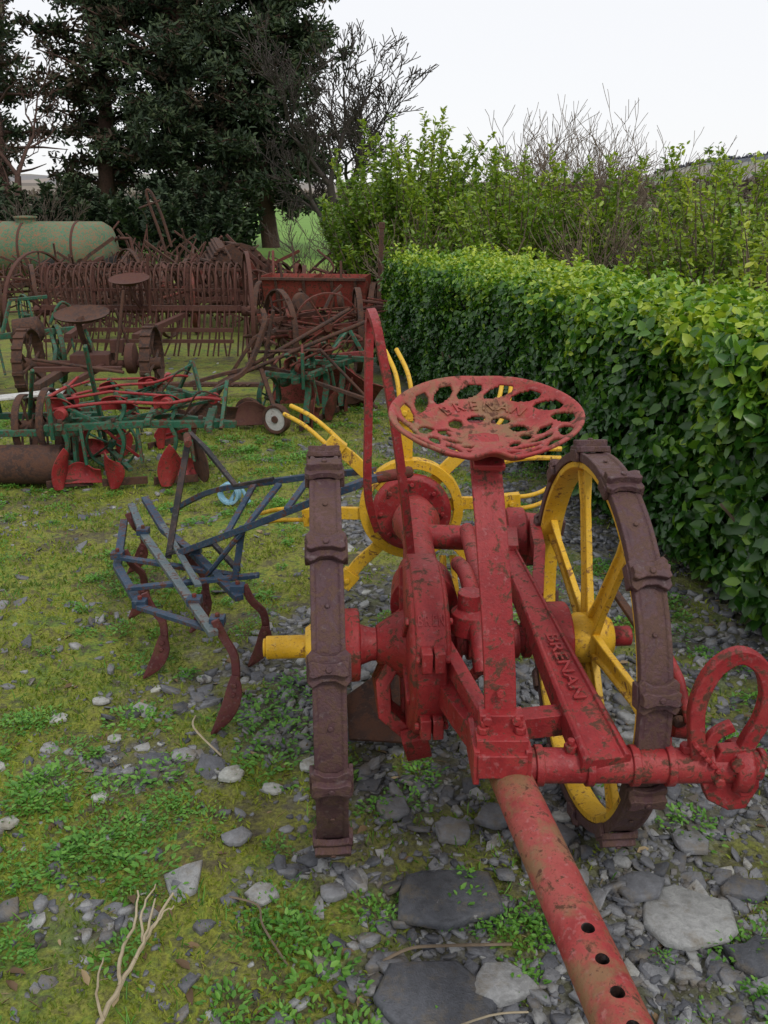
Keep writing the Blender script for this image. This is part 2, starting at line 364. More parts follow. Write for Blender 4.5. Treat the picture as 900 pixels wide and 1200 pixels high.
b.bolt((.226,1.502,.60),(0,-1,.2),.010,.012)
b.done('seat_post',[RED],dig,.002)
def seatz(a,r):
    back=.5+.5*math.sin(a)
    z=.050*r**2.4*(.35+.75*back)+.012*r**2*abs(math.cos(a))
    z+=.022*math.exp(-((a-1.5*PI)/.15)**2)*max(0,r-.35)*1.6
    z+=.008*math.exp(-((r-.97)/.05)**2)
    return z
def seatp(a,r):
    rx=.195; ry=.155+.012*math.sin(a)
    k=1+.05*math.exp(-((a-1.5*PI)/.18)**2)-.035*math.exp(-((a-.5*PI)/.35)**2)+.018*math.cos(4*a)
    return Vector((rx*r*k*math.cos(a),ry*r*k*math.sin(a),seatz(a,r)))
na,nr=240,46
def hole(a,r):
    a=a%(2*PI); pm=abs(a-1.5*PI)
    s=((a+(r-.8)*1.3)*16/(2*PI))%1-.5
    if (s/.37)**2+((r-.83)/.092)**2<1 and pm>.22: return True
    fr=(a>PI*.96 or a<.04*PI)
    s=((a-(r-.6)*1.6)*14/(2*PI)+.5)%1-.5
    if fr and (s/.36)**2+((r-.62)/.09)**2<1 and pm>.32: return True
    s=((a+(r-.4)*.8)*9/(2*PI))%1-.5
    if not fr and (s/.37)**2+((r-.39)/.08)**2<1: return True
    s=((a+(r-.45)*1.4)*11/(2*PI))%1-.5
    if fr and (s/.35)**2+((r-.43)/.07)**2<1 and pm>.36: return True
    return False
vs=[];fs=[]
for j in range(nr+1):
    for i in range(na): vs.append(seatp(2*PI*i/na,.02+.98*j/nr))
vs.append(Vector((0,0,0)))
for j in range(nr):
    for i in range(na):
        if j<nr-1 and hole(2*PI*(i+.5)/na,.02+.98*(j+.5)/nr): continue
        i2=(i+1)%na; fs.append((j*na+i,j*na+i2,(j+1)*na+i2,(j+1)*na+i))
for i in range(na): fs.append((len(vs)-1,(i+1)%na,i))
MS=Matrix.Translation((.207,1.765,1.042))@Matrix.Rotation(math.radians(13),4,'X')
b=B(); b.M=MS; b.add(vs,fs); so=b.done('seat',[REDP],dig,0,60)
m=so.modifiers.new('sol','SOLIDIFY'); m.thickness=.008; m.offset=0
m=so.modifiers.new('sub','SUBSURF'); m.levels=1; m.render_levels=1
b=B(); b.M=MS
for i,ch in enumerate('BRENAN'):
    a=PI/2+.72-i*.288; v,f=textgeo(ch,.037,.003); r=.60
    o=seatp(a,r)+Z*.005; ro=(seatp(a,r+.05)-seatp(a,r-.05)).normalized(); ta=(seatp(a-.05,r)-seatp(a+.05,r)).normalized(); nn=ta.cross(ro)
    b.add([o+ta*p.x+ro*p.y+nn*p.z for p in v],f)
b.done('seat_lettering',[REDP],dig,0)
b=B(); b.M=MS; b.lathe((0,-.01,-.02),Z,[(0,.03),(.016,.04),(.028,.012)],0,24); b.box((0,-.01,-.012),(.062,.2,.012)); b.done('seat_bracket',[RED],dig,.002)
b=B()
b.bar(crv([(.07,2.08,.60),(.066,2.1,.66),(.045,2.1,.85),(.017,2.1,1.043),(-.014,2.1,1.205),(-.022,2.12,1.232),(-.03,2.2,1.24),(-.035,2.28,1.225),(-.038,2.30,1.18),(-.042,2.3,.95),(-.044,2.3,.74),(-.02,2.35,.62)],5),.022,.020,0,up=(1,.2,.1))
b.done('guard_loop',[RED],dig,.003)
b=B()
b.bar(crv([(.622,1.49,.455),(.610,1.49,.52),(.606,1.49,.585),(.628,1.49,.655),(.672,1.49,.688),(.716,1.49,.665),(.738,1.49,.61),(.734,1.49,.55),(.715,1.49,.50),(.70,1.49,.44)],5),.030,.026,0,up=(0,1,0))
b.bar(crv([(.632,1.49,.455),(.645,1.49,.51),(.68,1.49,.535)],5),.022,.02,0,up=(0,1,0))
b.plate([(-.06,-.02),(-.045,-.06),(0,-.085),(.035,-.08),(.055,-.03),(.05,.03),(.02,.06),(-.03,.055)],(.69,1.49,.43),X,Z,.03,0)
for i in range(5): b.box((.607+.012*i,1.475,.50-.014*i),(.014,.03,.010),0,Matrix.Rotation(.8,3,'Y'))
b.lathe((.69,1.5,.435),X,[(0,.05),(.015,.055),(.03,.055),(.045,.03),(.06,.03)],0,24)
b.lathe((.745,1.50,.45),X,[(0,.022),(.012,.022)],0,20)
b.bolt((.66,1.472,.42),-Y,.012,.014); b.bolt((.71,1.472,.40),-Y,.012,.014); b.bolt((.69,1.472,.46),-Y,.014,.018)
b.done('lift_quadrant',[RED],dig,.003)
b=B()
b.bar(crv([(.60,1.62,.46),(.60,1.72,.52),(.60,1.86,.55),(.58,2.05,.57)]),.02,.012,1)
b.tube([(.62,1.55,.50),(.615,1.62,.56),(.60,1.70,.60)],.010,0)
b.bar([(.58,1.55,.43),(.61,1.66,.44),(.62,1.8,.36)],.02,.03,0); b.lathe((.60,1.60,.47),X,[(0,.03),(.03,.035),(.05,.02)],0,16)
for i in range(6): b.lathe((.605,1.56+.02*i,.49+.006*i),(0,1,.4),[(0,.012),(.008,.017),(.016,.012)],1,10)
b.done('lift_linkage',[RED,RUST],dig,.002)
# spinner
b=B(); c=Vector((.09,2.78,.535))
b.lathe(c,Y,[(-.05,.03),(-.06,.115),(-.05,.13),(-.03,.13),(-.02,.10),(0,.05)],0,40)
b.lathe(c,Y,[(-.02,.140),(-.02,.172),(.02,.172),(.02,.140)],1,48,True)
b.lathe(c,Y,[(-.04,.05),(.05,.06),(.08,.03)],1,24)
for i in range(8): b.bolt(c-Y*.06+Vector((math.cos(i*PI/4),0,math.sin(i*PI/4)))*.10,-Y,.008,.010,0)
for i in range(8):
    th=2*PI*i/8+math.radians(141); d=Vector((math.cos(th),0,math.sin(th))); q=Vector((-math.sin(th),0,math.cos(th)))
    b.bar(crv([c+d*.05,c+d*.17,c+d*.26-q*.01,c+d*.33-q*.01-Y*.01]),.042,.016,1,up=-Y)
    b.box(c+d*.33-q*.01-Y*.012,(.06,.03,.06),1,Matrix((d,Y,q)).transposed()); b.bolt(c+d*.33-q*.01-Y*.028,-Y,.010,.010,1)
    for k in(-1,1):
        b.tube(crv([c+d*.30-q*(.01+.020*k),c+d*.38-q*(.018+.020*k),c+d*.45-q*(.012+.019*k)+Y*.03,c+d*.515+q*(.015-.018*k)+Y*.09],5),.0078,1,8)
b.done('spinner',[RED,YEL],dig,.002)
b=B()
b.plate([(-.14,-.10),(.06,-.14),(.12,.06),(-.03,.12),(-.15,.04)],(.04,2.22,.14),(1,0,.15),(0,.9,.5),.012,0)
b.bar([(.10,2.0,.30),(.10,2.15,.18),(.08,2.28,.14)],.05,.03,1)
b.bar([(.30,2.1,.52),(.28,2.16,.3),(.18,2.2,.15)],.04,.03,1)
b.done('share',[RUST,RED],dig,.002)
b=B()
for k,(x0,x1) in enumerate(((.18,.23),(.21,.26),(.20,.20),(.23,.21),(.17,.19))):
    b.tube(crv([(x0,2.45,.50),(x0+.01,2.4,.40),(x1,2.36,.30),(x1-.04,2.38,.24-.02*k)]),.006,0,6)
for k in range(2): b.tube(crv([(.32,2.75,.70-.03*k),(.38,2.72,.74-.03*k),(.46,2.70,.76-.03*k),(.56,2.70,.76-.03*k)]),.008,0,8)
b.done('clearing_rods',[YEL],dig,0)

# ================================================================ CULTIVATOR
b=B()
A=Vector((-1.08,3.58,.27)); Nn=Vector((-.50,2.33,.30)); C4=Vector((-.47,2.62,.28))
b.bar([A,Vector((-.93,3.2,.28)),Nn],.030,.018,1); b.bar([A+Vector((.06,.0,.03)),Vector((-.85,3.2,.30)),(-.68,2.95,.30),C4],.030,.02,0)
b.bar([(-1.10,3.52,.22),(-.98,3.0,.23),(-.80,2.64,.24)],.030,.02,0)
b.bar([(-.98,3.02,.26),(-.50,2.78,.29)],.026,.014,0); b.bar([(-.86,2.72,.27),(-.42,2.74,.31)],.026,.014,0); b.bar([(-.80,2.62,.25),(-.49,2.38,.28)],.026,.014,0)
b.bar([(-.93,3.4,.3),(-.60,2.62,.325)],.022,.010,1)
b.bar(crv([(-.72,2.92,.32),(-.45,2.68,.50),(-.163,2.50,.672),(-.05,2.49,.72),(.0,2.49,.735)]),.026,.022,0)
b.tube([(-.02,2.49,.73),(.075,2.49,.748),(.085,2.49,.75)],.017,3,12,[1,1.05,.7])
b.bar(crv([(-.86,3.4,.31),(-.66,3.18,.46),(-.456,3.0,.55),(-.2,2.88,.62),(-.03,2.78,.665)]),.024,.02,0)
b.bar([(-.52,2.74,.46),(-.46,2.99,.55)],.02,.012,0); b.bar([(-.30,2.58,.60),(-.25,2.9,.61)],.02,.012,0)
b.bar([(-.50,2.72,.30),(-.46,2.70,.5)],.022,.012,0,up=(0,1,0))
b.bar([(-.60,2.76,.30),(-.45,2.68,.5),(-.36,2.9,.58)],.022,.012,0)
b.bar([(-.78,2.96,.28),(-.74,3.03,.5),(-.70,3.10,.71)],.022,.016,2,up=(0,1,0)); b.bar([(-.70,3.10,.71),(-.64,3.07,.66),(-.52,2.95,.56),(-.38,2.9,.6)],.02,.012,2)
b.tube([(-.71,3.10,.70),(-.69,3.02,.69)],.014,3)
b.bar([(-.78,2.96,.30),(-.60,2.90,.36),(-.5,2.8,.30)],.02,.014,2)
for q in ((-.93,3.2,.295),(-.68,2.95,.315),(-.80,2.64,.255),(-.50,2.40,.31),(-.48,2.66,.30),(-.60,2.55,.305),(-.98,3.02,.27)): b.box(q,(.045,.04,.026),0); b.bolt((q[0],q[1],q[2]+.012),Z,.008,.012,3)
def tine(fx,fy,tx,ty,tz,s=1):
    f=Vector((fx,fy,0)); t=Vector((tx,ty,tz)); dr=Vector((1,-.2,0)).normalized()
    P0=crv([t+Z*.03,t+dr*.025*s-Z*.025,t*.75+f*.25+dr*.058*s,t*.5+f*.5+dr*.062*s],5)
    b.bar(P0,.024,.014,4,up=(0,1,0))
    m0=f*.42+t*.58+dr*.060*s
    w=[.45,.8,1,1.03,1,.85,.55,.2]; P=[]
    for i in range(8):
        u=i/7; P.append(m0*(1-u)+(f+Z*.002-dr*.012-Y*.02)*u+dr*.022*math.sin(PI*u)-Y*.010)
    b.sweep(P,[(-.025,-.003),(0,-.008),(.025,-.003),(.025,.004),(0,.000),(-.025,.004)],4,up=(0,1,0),scales=[(q,1) for q in w])
    b.bolt(P[1]-Y*.006,(0,-1,.2),.008,.01,4); b.bolt(P[2]-Y*.008,(0,-1,.2),.007,.008,4)
tine(-.50,2.29,-.50,2.36,.30); tine(-.787,2.62,-.79,2.66,.25); tine(-.957,3.07,-.96,3.04,.25); tine(-.45,2.70,-.46,2.66,.28); tine(-.70,2.95,-.72,2.98,.28); tine(-1.08,3.5,-1.06,3.45,.25)
b.done('horse_cultivator',[BLU,GRY,BLK,DRED,MAR],None,.0015)

# ================================================================ PLOUGHS
def mould(b,o,yaw,s=1,mi=1,roll=0):
    R=Matrix.Rotation(yaw,3,'Z')@Matrix.Rotation(roll,3,'X')
    def fn(u,v):
        x=u*.42*s; z=v*.24*s*(.35+.65*math.sin(PI*min(1,u*1.1+.12)*.8)); y=.05*math.sin(v*PI*.6)-(u**1.6)*.16*(.4+v)*s
        return Vector(o)+R@Vector((x,y,z))
    b.sheet(fn,12,6,.007,mi)
def wing(b,o,yaw,h,w,mi=1,lean=.1):
    R=Matrix.Rotation(yaw,3,'Z')
    def fn(u,v):
        k=math.sin(PI*(.15+.72*v))
        return Vector(o)+R@Vector(((u-.35)*w*k+lean*v*v,-.03*math.sin(PI*u)-.07*v*v+.05*u*v,h*v*(1-.30*u*v)))
    b.sheet(fn,8,10,.007,mi)
def plough(name,loc,rz,s,mats,seed=1):
    b=B(loc,rz,s); r=random.Random(seed)
    b.bar([(-.6,.05,.36),(0,0,.38),(.5,.02,.36)],.045,.04,0); b.bar([(-.5,.22,.36),(.1,.2,.38),(.5,.02,.36)],.035,.03,0)
    b.bar([(-.5,-.05,.38),(-.5,.32,.38)],.035,.035,0); b.bar([(.0,-.06,.40),(.0,.28,.40)],.035,.035,0); b.bar([(.35,-.12,.38),(.35,.3,.38)],.045,.04,0)
    b.bar([(.42,-.10,.36),(.46,.08,.60)],.022,.03,0,up=(0,1,0)); b.bar([(.42,.26,.36),(.46,.10,.60)],.022,.03,0,up=(0,1,0)); b.bar([(.0,.1,.40),(.46,.09,.58)],.022,.018,0); b.bar([(.36,-.2,.38),(.36,.38,.38)],.03,.03,0)
    yw=[(.9,.26,.13),(-.5,.24,.12),(.5,.27,.15)]
    for i,x in enumerate((-.50,-.18,.12)):
        b.bar(crv([(x,0,.38),(x+.03,0,.28),(x-.01,0,.15),(x-.05,-.02,.05)]),.022,.045,0,up=(0,1,0))
        y_,h_,w_=yw[i]; wing(b,(x-.05,-.04,.01),y_,h_,w_,1,.04); 
        if i!=1: mould(b,(x-.02,.0,.03),.15+.2*i,.52,1)
        b.bar([(x-.12,.0,.03),(x+.14,.03,.03)],.018,.045,2)
        b.bar(crv([(x,.1,.38),(x+.03,.12,.46),(x-.02,.14,.54)]),.022,.04,0,up=(0,1,0)); 
        mould(b,(x-.10,.12,.44),r.uniform(.3,.7),.45,1,.9)
        b.bar([(x+.13,-.03,.15),(x+.11,0,.38)],.018,.02,0,up=(0,1,0))
    b.lathe((.28,-.02,.15),(1,.5,.1),[(-.005,.0),(-.004,.13),(.004,.13),(.005,0)],2,24)
    b.tube(crv([(-.55,.1,.46),(-.2,.06,.50),(.1,.04,.49),(.3,.08,.51),(.42,.1,.49)]),.010,1); b.tube([(-.6,.2,.48),(-.25,.28,.52),(.1,.2,.50)],.009,1)
    b.tube([(-.55,.0,.56),(-.55,.0,.30)],.014,0); b.tube([(-.55,0,.55),(-.45,.05,.60)],.010,1)
    for q in ((-.5,.05,.44),(.1,.1,.48),(.36,.3,.46)): b.lathe(q,(.3,1,.2),[(-.02,.01),(-.02,.035),(.02,.035),(.02,.01)],1,16)
    b.bar([(.1,.1,.38),(.25,.3,.15),(.27,.31,.02)],.025,.025,0)
    b.lathe((-.3,.3,.30),X,[(0,.04),(.02,.055),(.06,.055),(.08,.03)],0,16); b.wheel((-.3,.42,.16),Y,.16,.04,.012,6,.008,.025,.06,0)
    for x in(-.5,-.2,.0,.3,.42): b.bolt((x,0,.40),Z,.016,.02,2)
    for i in range(9): b.bar([(r.uniform(-.5,.4),r.uniform(0,.3),.36),(r.uniform(-.5,.4),r.uniform(0,.3),r.uniform(.15,.50))],.018,.012,r.choice([0,0,1]),up=(0,1,.1))
    b.tube(crv([(.2,.1,.4),(.3,.0,.56),(.42,.05,.52)]),.006,2,6)
    return b.done(name,mats,None,.003)
plough('reversible_plough',(-1.28,4.70,0),.12,.93,[GRN,RED,RUST],1)
plough('reversible_plough',(-1.50,5.45,0),.7,.85,[GRN,RED,RUST],2)
plough('reversible_plough',(-.36,6.45,0),1.2,.95,[GRN,DRED,RUST],3)
b=B((-.80,4.35,0)); b.lathe((0,0,.07),(.3,1,0),[(-.02,.045),(-.02,.06),(.02,.06),(.02,.045)],0,20,True); b.bar([(0,.0,.02),(.05,.02,.12),(.10,0,.02)],.025,.015,0); b.done('blue_wheel_bracket',[LBL],None,.002)
b=B((-1.95,4.75,0),.05)
b.lathe((-.28,0,.11),X,[(0,.02),(0,.10),(.01,.11),(.44,.11),(.45,.10),(.45,.02)],1,28)
b.cyl((-.34,0,.11),(.24,0,.11),.02,0,10)
for x in(-.33,.23): b.bar([(x,0,.1),(x,.03,.28)],.02,.05,0,up=(0,1,0)); b.bar([(x,.02,.27),(x,.4,.3)],.03,.03,0)
b.bar([(-.34,.04,.28),(.25,.04,.28)],.04,.035,0); b.bar([(-.34,.38,.30),(.3,.38,.30)],.04,.035,0); b.bar([(-.3,.3,.42),(.1,.35,.45)],.12,.015,2)
b.wheel((.05,.2,.30),X,.20,.04,.012,8,.008,.03,.08,1); b.wheel((.14,.2,.28),X,.18,.04,.012,8,.008,.03,.08,1); b.wheel((-.1,.22,.28),X,.18,.04,.012,8,.008,.03,.08,1)
b.bar(crv([(.1,.1,.3),(.2,.0,.42),(.3,-.05,.40),(.45,0,.3)]),.025,.02,0)
b.tube([(-.1,.3,.3),(.02,.1,.62)],.012,0); b.tube([(-.3,.4,.3),(-.28,.3,.6)],.012,0); b.bar([(.30,.4,.1),(.32,.1,.75)],.03,.02,0,up=(1,0,0)); b.bar([(.30,.4,.1),(.55,-.1,.1)],.03,.02,0)
b.done('field_roller',[GRN,RUST,WHT],None,.003)
b=B((-.95,6.1,0))
b.bar(crv([(-.45,-.25,.05),(-.2,-.1,.28),(.0,0,.40),(.12,.1,.68),(.10,.2,.78)]),.035,.03,0)
b.bar(crv([(-.4,.0,.30),(.1,.05,.40),(.55,.0,.28),(.85,-.1,.2)]),.03,.025,0)
b.bar([(-.3,.1,.1),(.05,.1,.6),(.2,.12,.65)],.025,.025,0); b.tube([(.2,.0,.8),(.1,.05,.35)],.012,0); b.tube([(0,.1,.5),(.5,.2,.5),(.9,.1,.1)],.012,0)
mould(b,(-.4,-.2,.02),.6,.8,0); mould(b,(-.1,-.1,.02),.3,.7,2)
b.tube(crv([(-.2,0,.3),(.3,.2,.55),(.7,.5,.75)]),.014,0); b.tube(crv([(-.2,0,.3),(.4,.0,.55),(.85,.1,.72)]),.014,0)
b.lathe((.22,-.22,.10),(.5,1,0),[(-.02,.02),(-.02,.08),(.02,.08),(.02,.02)],1,24); b.lathe((.22,-.22,.10),(.5,1,0),[(-.028,.08),(-.03,.10),(.03,.10),(.028,.08)],0,24,True); b.lathe((.22,-.22,.10),(.5,1,0),[(-.03,.01),(-.03,.025),(.03,.025),(.03,.01)],0,14)
b.lathe((.0,.0,.10),(.3,1,0),[(-.02,.02),(-.02,.10),(.02,.10),(.02,.02)],0,20)
b.bar([(.22,-.2,.12),(.1,0,.4)],.03,.02,0)
b.done('horse_plough',[RUST,WHT,RUST2],None,.003)
b=B((-.45,6.7,0)); mould(b,(-.40,0,.02),.30,1.8,0,.35); b.bar([(-.4,.1,.02),(0,.15,.36),(.35,.1,.40)],.04,.04,0); b.bar([(.1,.1,.36),(.35,0,.1)],.03,.03,0)
b.done('ridging_body',[PSH],None,.004)
# seat mower
b=B((-2.30,7.0,0),.05)
b.wheel((-.5,0,.28),X,.28,.08,.012,8,.012,.05,.14,0,cl=18); b.wheel((.47,-.05,.29),X,.29,.08,.012,8,.012,.05,.14,0,cl=18)
b.cyl((-.5,0,.28),(.47,-.02,.28),.03,1,12); b.box((.0,0,.30),(.3,.22,.13),1); b.lathe((.25,0,.32),X,[(0,.05),(.02,.12),(.08,.12),(.10,.05)],1,20)
b.bar([(-.15,-.1,.28),(-.2,-.8,.25)],.06,.05,0); b.bar([(.1,-.1,.28),(.0,-.8,.25)],.04,.04,1)
b.bar([(-.35,-.35,.30),(.3,-.35,.30)],.05,.035,1); b.tube([(-.4,-.2,.35),(.35,-.5,.3)],.012,0)
b.bar(crv([(-.03,.05,.35),(-.05,-.05,.5),(-.05,-.1,.62),(-.02,-.05,.64)]),.045,.012,0,up=(0,1,0))
b.lathe((-.03,-.06,.64),(0,-.2,1),[(-.02,.05),(-.005,.12),(.03,.20),(.045,.21),(.036,.20),(.008,.12),(-.008,.03)],0,28)
b.tube([(.2,-.1,.3),(.3,-.05,.85)],.012,0); b.tube([(.3,.1,.3),(.2,.05,.7)],.012,0); b.bar([(.5,-.05,.12),(1.3,.0,.10)],.07,.03,0)
for i in range(12): b.plate([(-.02,0),(.02,0),(0,.07)],(.55+.06*i,-.03,.11),X,-Y,.006,0)
b.box((.2,.0,.42),(.10,.08,.10),1)
b.done('horse_mower',[RUST,RUST2],None,.003)
# hay rake
b=B((-2.25,8.5,0),-.03)
W_=.98
for sx in(-1,1): b.wheel((sx*W_,0,.52),(1,.25*sx,0),.54,.035,.014,12,.008,.05,.14,0)
b.cyl((-W_,0,.52),(W_,0,.52),.02,0,10); b.bar([(-W_+.05,-.12,.56),(W_-.05,-.12,.56)],.05,.045,0); b.bar([(-W_+.05,-.10,.72),(W_-.05,-.10,.72)],.025,.025,0); b.bar([(-W_+.05,-.05,.90),(W_-.05,-.05,.90)],.02,.02,0)
for i in range(32):
    x=-W_+.09+i*(2*W_-.18)/31+rng.normal(0,.006)
    b.tube(crv([(x,-.14,.60),(x,-.16,.80),(x,-.04,.95+rng.normal(0,.012)),(x,.20,.88),(x,.36,.60),(x+rng.normal(0,.015),.30,.30),(x+rng.normal(0,.02),.10,.08)],3),.009,0,5)
    b.tube([(x,-.14,.56),(x,-.24,.40)],.007,0,4)
for i in range(5):
    x=-W_+.1+i*(2*W_-.2)/4; b.bar([(x,-.12,.52),(x,-.06,.92)],.03,.02,0,up=(0,1,0))
b.bar([(-W_+.1,-.28,.38),(W_-.1,-.28,.38)],.035,.035,0); b.bar([(-W_+.1,-.30,.28),(W_-.1,-.30,.28)],.03,.03,0)
b.bar([(-.4,-.1,.5),(-.3,-1.2,.45)],.05,.04,0); b.bar([(.4,-.1,.5),(.25,-1.2,.45)],.05,.04,0); b.tube([(.1,-.2,.5),(.15,-.3,1.05)],.014,0)
b.bar(crv([(0,-.1,.55),(0,-.35,.7),(0,-.4,.80)]),.045,.012,0,up=(1,0,0)); b.lathe((0,-.4,.81),(0,-.2,1),[(-.02,.05),(.03,.17),(.04,.18),(.01,.1),(0,.03)],0,20)
b.done('hay_rake',[RUST2,RUST],None,0)
# seed drill
b=B((-.72,9.8,0),-.12)
b.sheet(lambda u,v:Vector((-.55+1.1*u,-.13-.10*v,.42+.30*v)),2,4,.012,0); b.sheet(lambda u,v:Vector((-.55+1.1*u,.13+.10*v,.42+.32*v)),2,4,.012,0)
b.box((0,0,.425),(1.1,.26,.02),0); b.bar([(-.56,-.24,.72),(.56,-.24,.72)],.03,.03,1)
for x in(-.55,.0,.55): b.plate([(-.13,0),(.13,0),(.23,.33),(-.23,.33)],(x,0,.42),Y,Z,.012,0)
for x in(-.4,-.1,.2,.45): b.bar([(x,-.145,.43),(x,-.245,.71)],.03,.012,1,up=(0,1,0))
b.wheel((-.62,0,.34),X,.34,.06,.012,12,.008,.04,.12,1); b.wheel((.62,0,.34),X,.34,.06,.012,12,.008,.04,.12,1)
b.cyl((-.65,0,.34),(.65,0,.34),.02,1,10)
for i in range(9):
    x=-.48+i*.12; b.tube(crv([(x,0,.42),(x,-.08,.3),(x,-.12,.15),(x,-.05,.05)]),.012,1,6); b.bar([(x+.03,-.15,.36),(x+.03,-.2,.05)],.02,.02,0,up=(0,1,0)); b.lathe((x,-.22,.12),X,[(-.005,0),(-.004,.11),(.004,.11),(.005,0)],1,16)
b.bar([(-.6,-.3,.34),(.6,-.3,.34)],.05,.04,0); b.bar([(-.55,-.3,.34),(-.55,.3,.34)],.05,.04,0); b.bar([(.55,-.3,.34),(.55,.3,.34)],.05,.04,0)
b.bar([(0,-.3,.32),(0,-1.0,.3)],.06,.05,0); b.bar([(.3,-.3,.3),(.75,-.5,.55)],.04,.03,0)
b.tube([(.3,-.25,.3),(.28,-.1,.9)],.014,1); b.tube([(-.3,-.25,.3),(-.36,-.15,.88)],.014,1)
b.done('seed_drill',[paint('drill_red_paint',(.26,.030,.02),(.26,.05,.035),.46,.7),RUST],None,.004)
b=B(); b.bar([(-.06,9.0,-.02),(-.05,9.02,.6),(-.02,9.05,1.28)],.045,.04,0,up=(0,1,0)); b.box((-.02,9.05,1.27),(.06,.05,.06)); b.tube([(-.06,9,.5),(.3,9.1,.35)],.02); b.done('iron_post',[RUST],None,.004)
# tank
b=B((-6.0,15.6,0),-.06)
b.lathe((-1.5,0,.72),X,[(0,.02),(.02,.2),(.10,.38),(.2,.44),(.22,.45),(2.78,.45),(2.8,.44),(2.9,.38),(2.98,.2),(3.0,.02)],0,48)
for x in(-.9,.0,.9): b.lathe((x,0,.72),X,[(-.02,.445),(-.02,.46),(.02,.46),(.02,.445)],1,48,True)
b.lathe((-.55,0,.72),X,[(-.18,.448),(-.18,.454),(.17,.454),(.17,.448)],3,48,True)
b.lathe((.0,0,1.14),Z,[(0,.16),(.08,.16),(.08,.19),(.11,.19),(.12,.05)],0,24)
for x in(-.8,.8):
    b.bar([(x,-.38,.25),(x,.38,.25)],.12,.3,1); b.bar([(x,-.4,.05),(x,.4,.05)],.16,.1,1)
b.wheel((.6,-.55,.3),Y,.30,.12,.1,0,.01,.1,.14,2); b.wheel((1.6,-.3,.32),Y,.32,.14,.12,0,.01,.1,.14,2)
b.tube([(1.5,0,.9),(1.75,0,.9),(1.8,0,.6)],.03,1); b.bar([(1.4,0,.2),(2.4,0,.25)],.1,.1,1)
b.done('slurry_tank',[TANKM,RUST2,BLK,ORG],None,.006)
b=B((-3.15,7.6,0),.3)
b.wheel((-.2,0,.3),X,.30,.05,.012,10,.008,.04,.1,0); b.wheel((.35,-.05,.25),(1,.2,0),.25,.04,.012,10,.008,.04,.1,0); b.wheel((.1,.2,.56),(1,.4,0),.18,.02,.012,6,.008,.03,.06,0)
b.bar([(-.3,0,.4),(.5,0,.45)],.05,.05,0); b.bar([(-.1,0,.4),(0,.1,.7),(.3,.1,.72)],.03,.03,0); b.bar([(.3,0,.4),(.35,-.5,.35),(.3,-.9,.1)],.03,.04,0)
b.lathe((0,0,.45),X,[(0,.1),(.2,.12),(.25,.05)],1,20); b.tube(crv([(.3,0,.5),(.42,0,.68),(.55,.1,.5),(.65,0,.2)]),.014,0)
for i in range(6): b.tube([(-.3+.15*i,.1,.42),(-.25+.15*i,-.1,.1)],.01,0)
b.done('turnip_cutter',[GRN,RUST],None,.004)
def scrap(name,loc,rz,seed,hgt=1.0,wd=1.3,n=26,mats=None):
    r=random.Random(seed); b=B(loc,rz)
    b.bar([(-wd/2,-.3,.4),(wd/2,-.3,.45)],.06,.06,0); b.bar([(-wd/2,.3,.4),(wd/2,.3,.45)],.06,.06,0); b.bar([(-wd*.3,-.3,.42),(-wd*.3,.3,.42)],.05,.05,0)
    for sx in(-1,1): b.wheel((sx*wd*.5,r.uniform(-.2,.2),.38),(1,r.uniform(-.3,.3),0),.38,.05,.014,10,.01,.05,.12,r.choice([0,1]))
    b.wheel((r.uniform(-.4,.4),-.35,.45),(r.uniform(-.5,.5),1,.1),r.uniform(.25,.36),.03,.012,8,.009,.04,.08,r.choice([0,1]))
    for i in range(n):
        x=r.uniform(-wd/2,wd/2);y=r.uniform(-.4,.4);z=r.uniform(.2,.6);dx=r.gauss(0,.35);dz=r.uniform(-.25,.5)*hgt;dy=r.gauss(0,.2)
        k=r.choice([0,0,1,2])
        if r.random()<.45: b.bar([(x,y,z),(x+dx*.5,y+dy,z+dz*.6),(x+dx,y+dy,z+dz)],r.uniform(.02,.045),.02,k,up=(.1,1,.1))
        else: b.tube(crv([(x,y,z),(x+dx,y+dy,z+dz*.5),(x+dx*.7,y,z+dz)]),r.uniform(.008,.018),k,6)
    for i in range(3):
        x=r.uniform(-wd/2,wd/2); b.lathe((x,r.uniform(-.3,.3),r.uniform(.4,.65)),(r.gauss(0,1),r.gauss(0,1),.2),[(0,.03),(.01,r.uniform(.06,.13)),(.05,.09),(.06,.03)],r.choice([0,1]),18)
    if wd>.8:
        for i in range(14):
            x=-wd*.4+i*wd*.8/13; b.tube(crv([(x,-.3,.45),(x,-.38,.7),(x,-.55,.5),(x,-.5,.12)],3),.008,0,5)
    return b.done(name,mats or [RUST,RUST2,RUST],None,.003)
scrap('hay_tedder',(-3.6,11.6,0),.2,1,1.1,1.6,46); scrap('hay_tedder',(-2.0,12.0,0),-.3,2,1.2,1.5,50); scrap('reaper_binder',(-1.6,10.9,0),.1,3,1.2,1.3,54,[RUST2,DRED,RUST])
scrap('reaper_binder',(-4.8,12.6,0),.3,4,.9,1.7,40,[RUST,RUST2,DRED]); scrap('root_drill',(-.5,11.3,0),-.2,5,.8,1.2,34,[DRED,RUST2,RUST]); scrap('root_drill',(-3.0,10.2,0),.1,6,.7,1.1,34,[RUST,RUST2,DRED]); scrap('grubber',(-2.9,13.8,0),.1,9,1.2,1.8,44)
scrap('grubber',(-.62,8.2,0),.4,12,.45,.7,34,[DRED,RUST,RUST2]); scrap('grubber',(-5.4,11.0,0),.4,13,.7,1.3,34); scrap('hay_tedder',(-3.9,15.5,0),-.2,15,1.3,1.6,44)
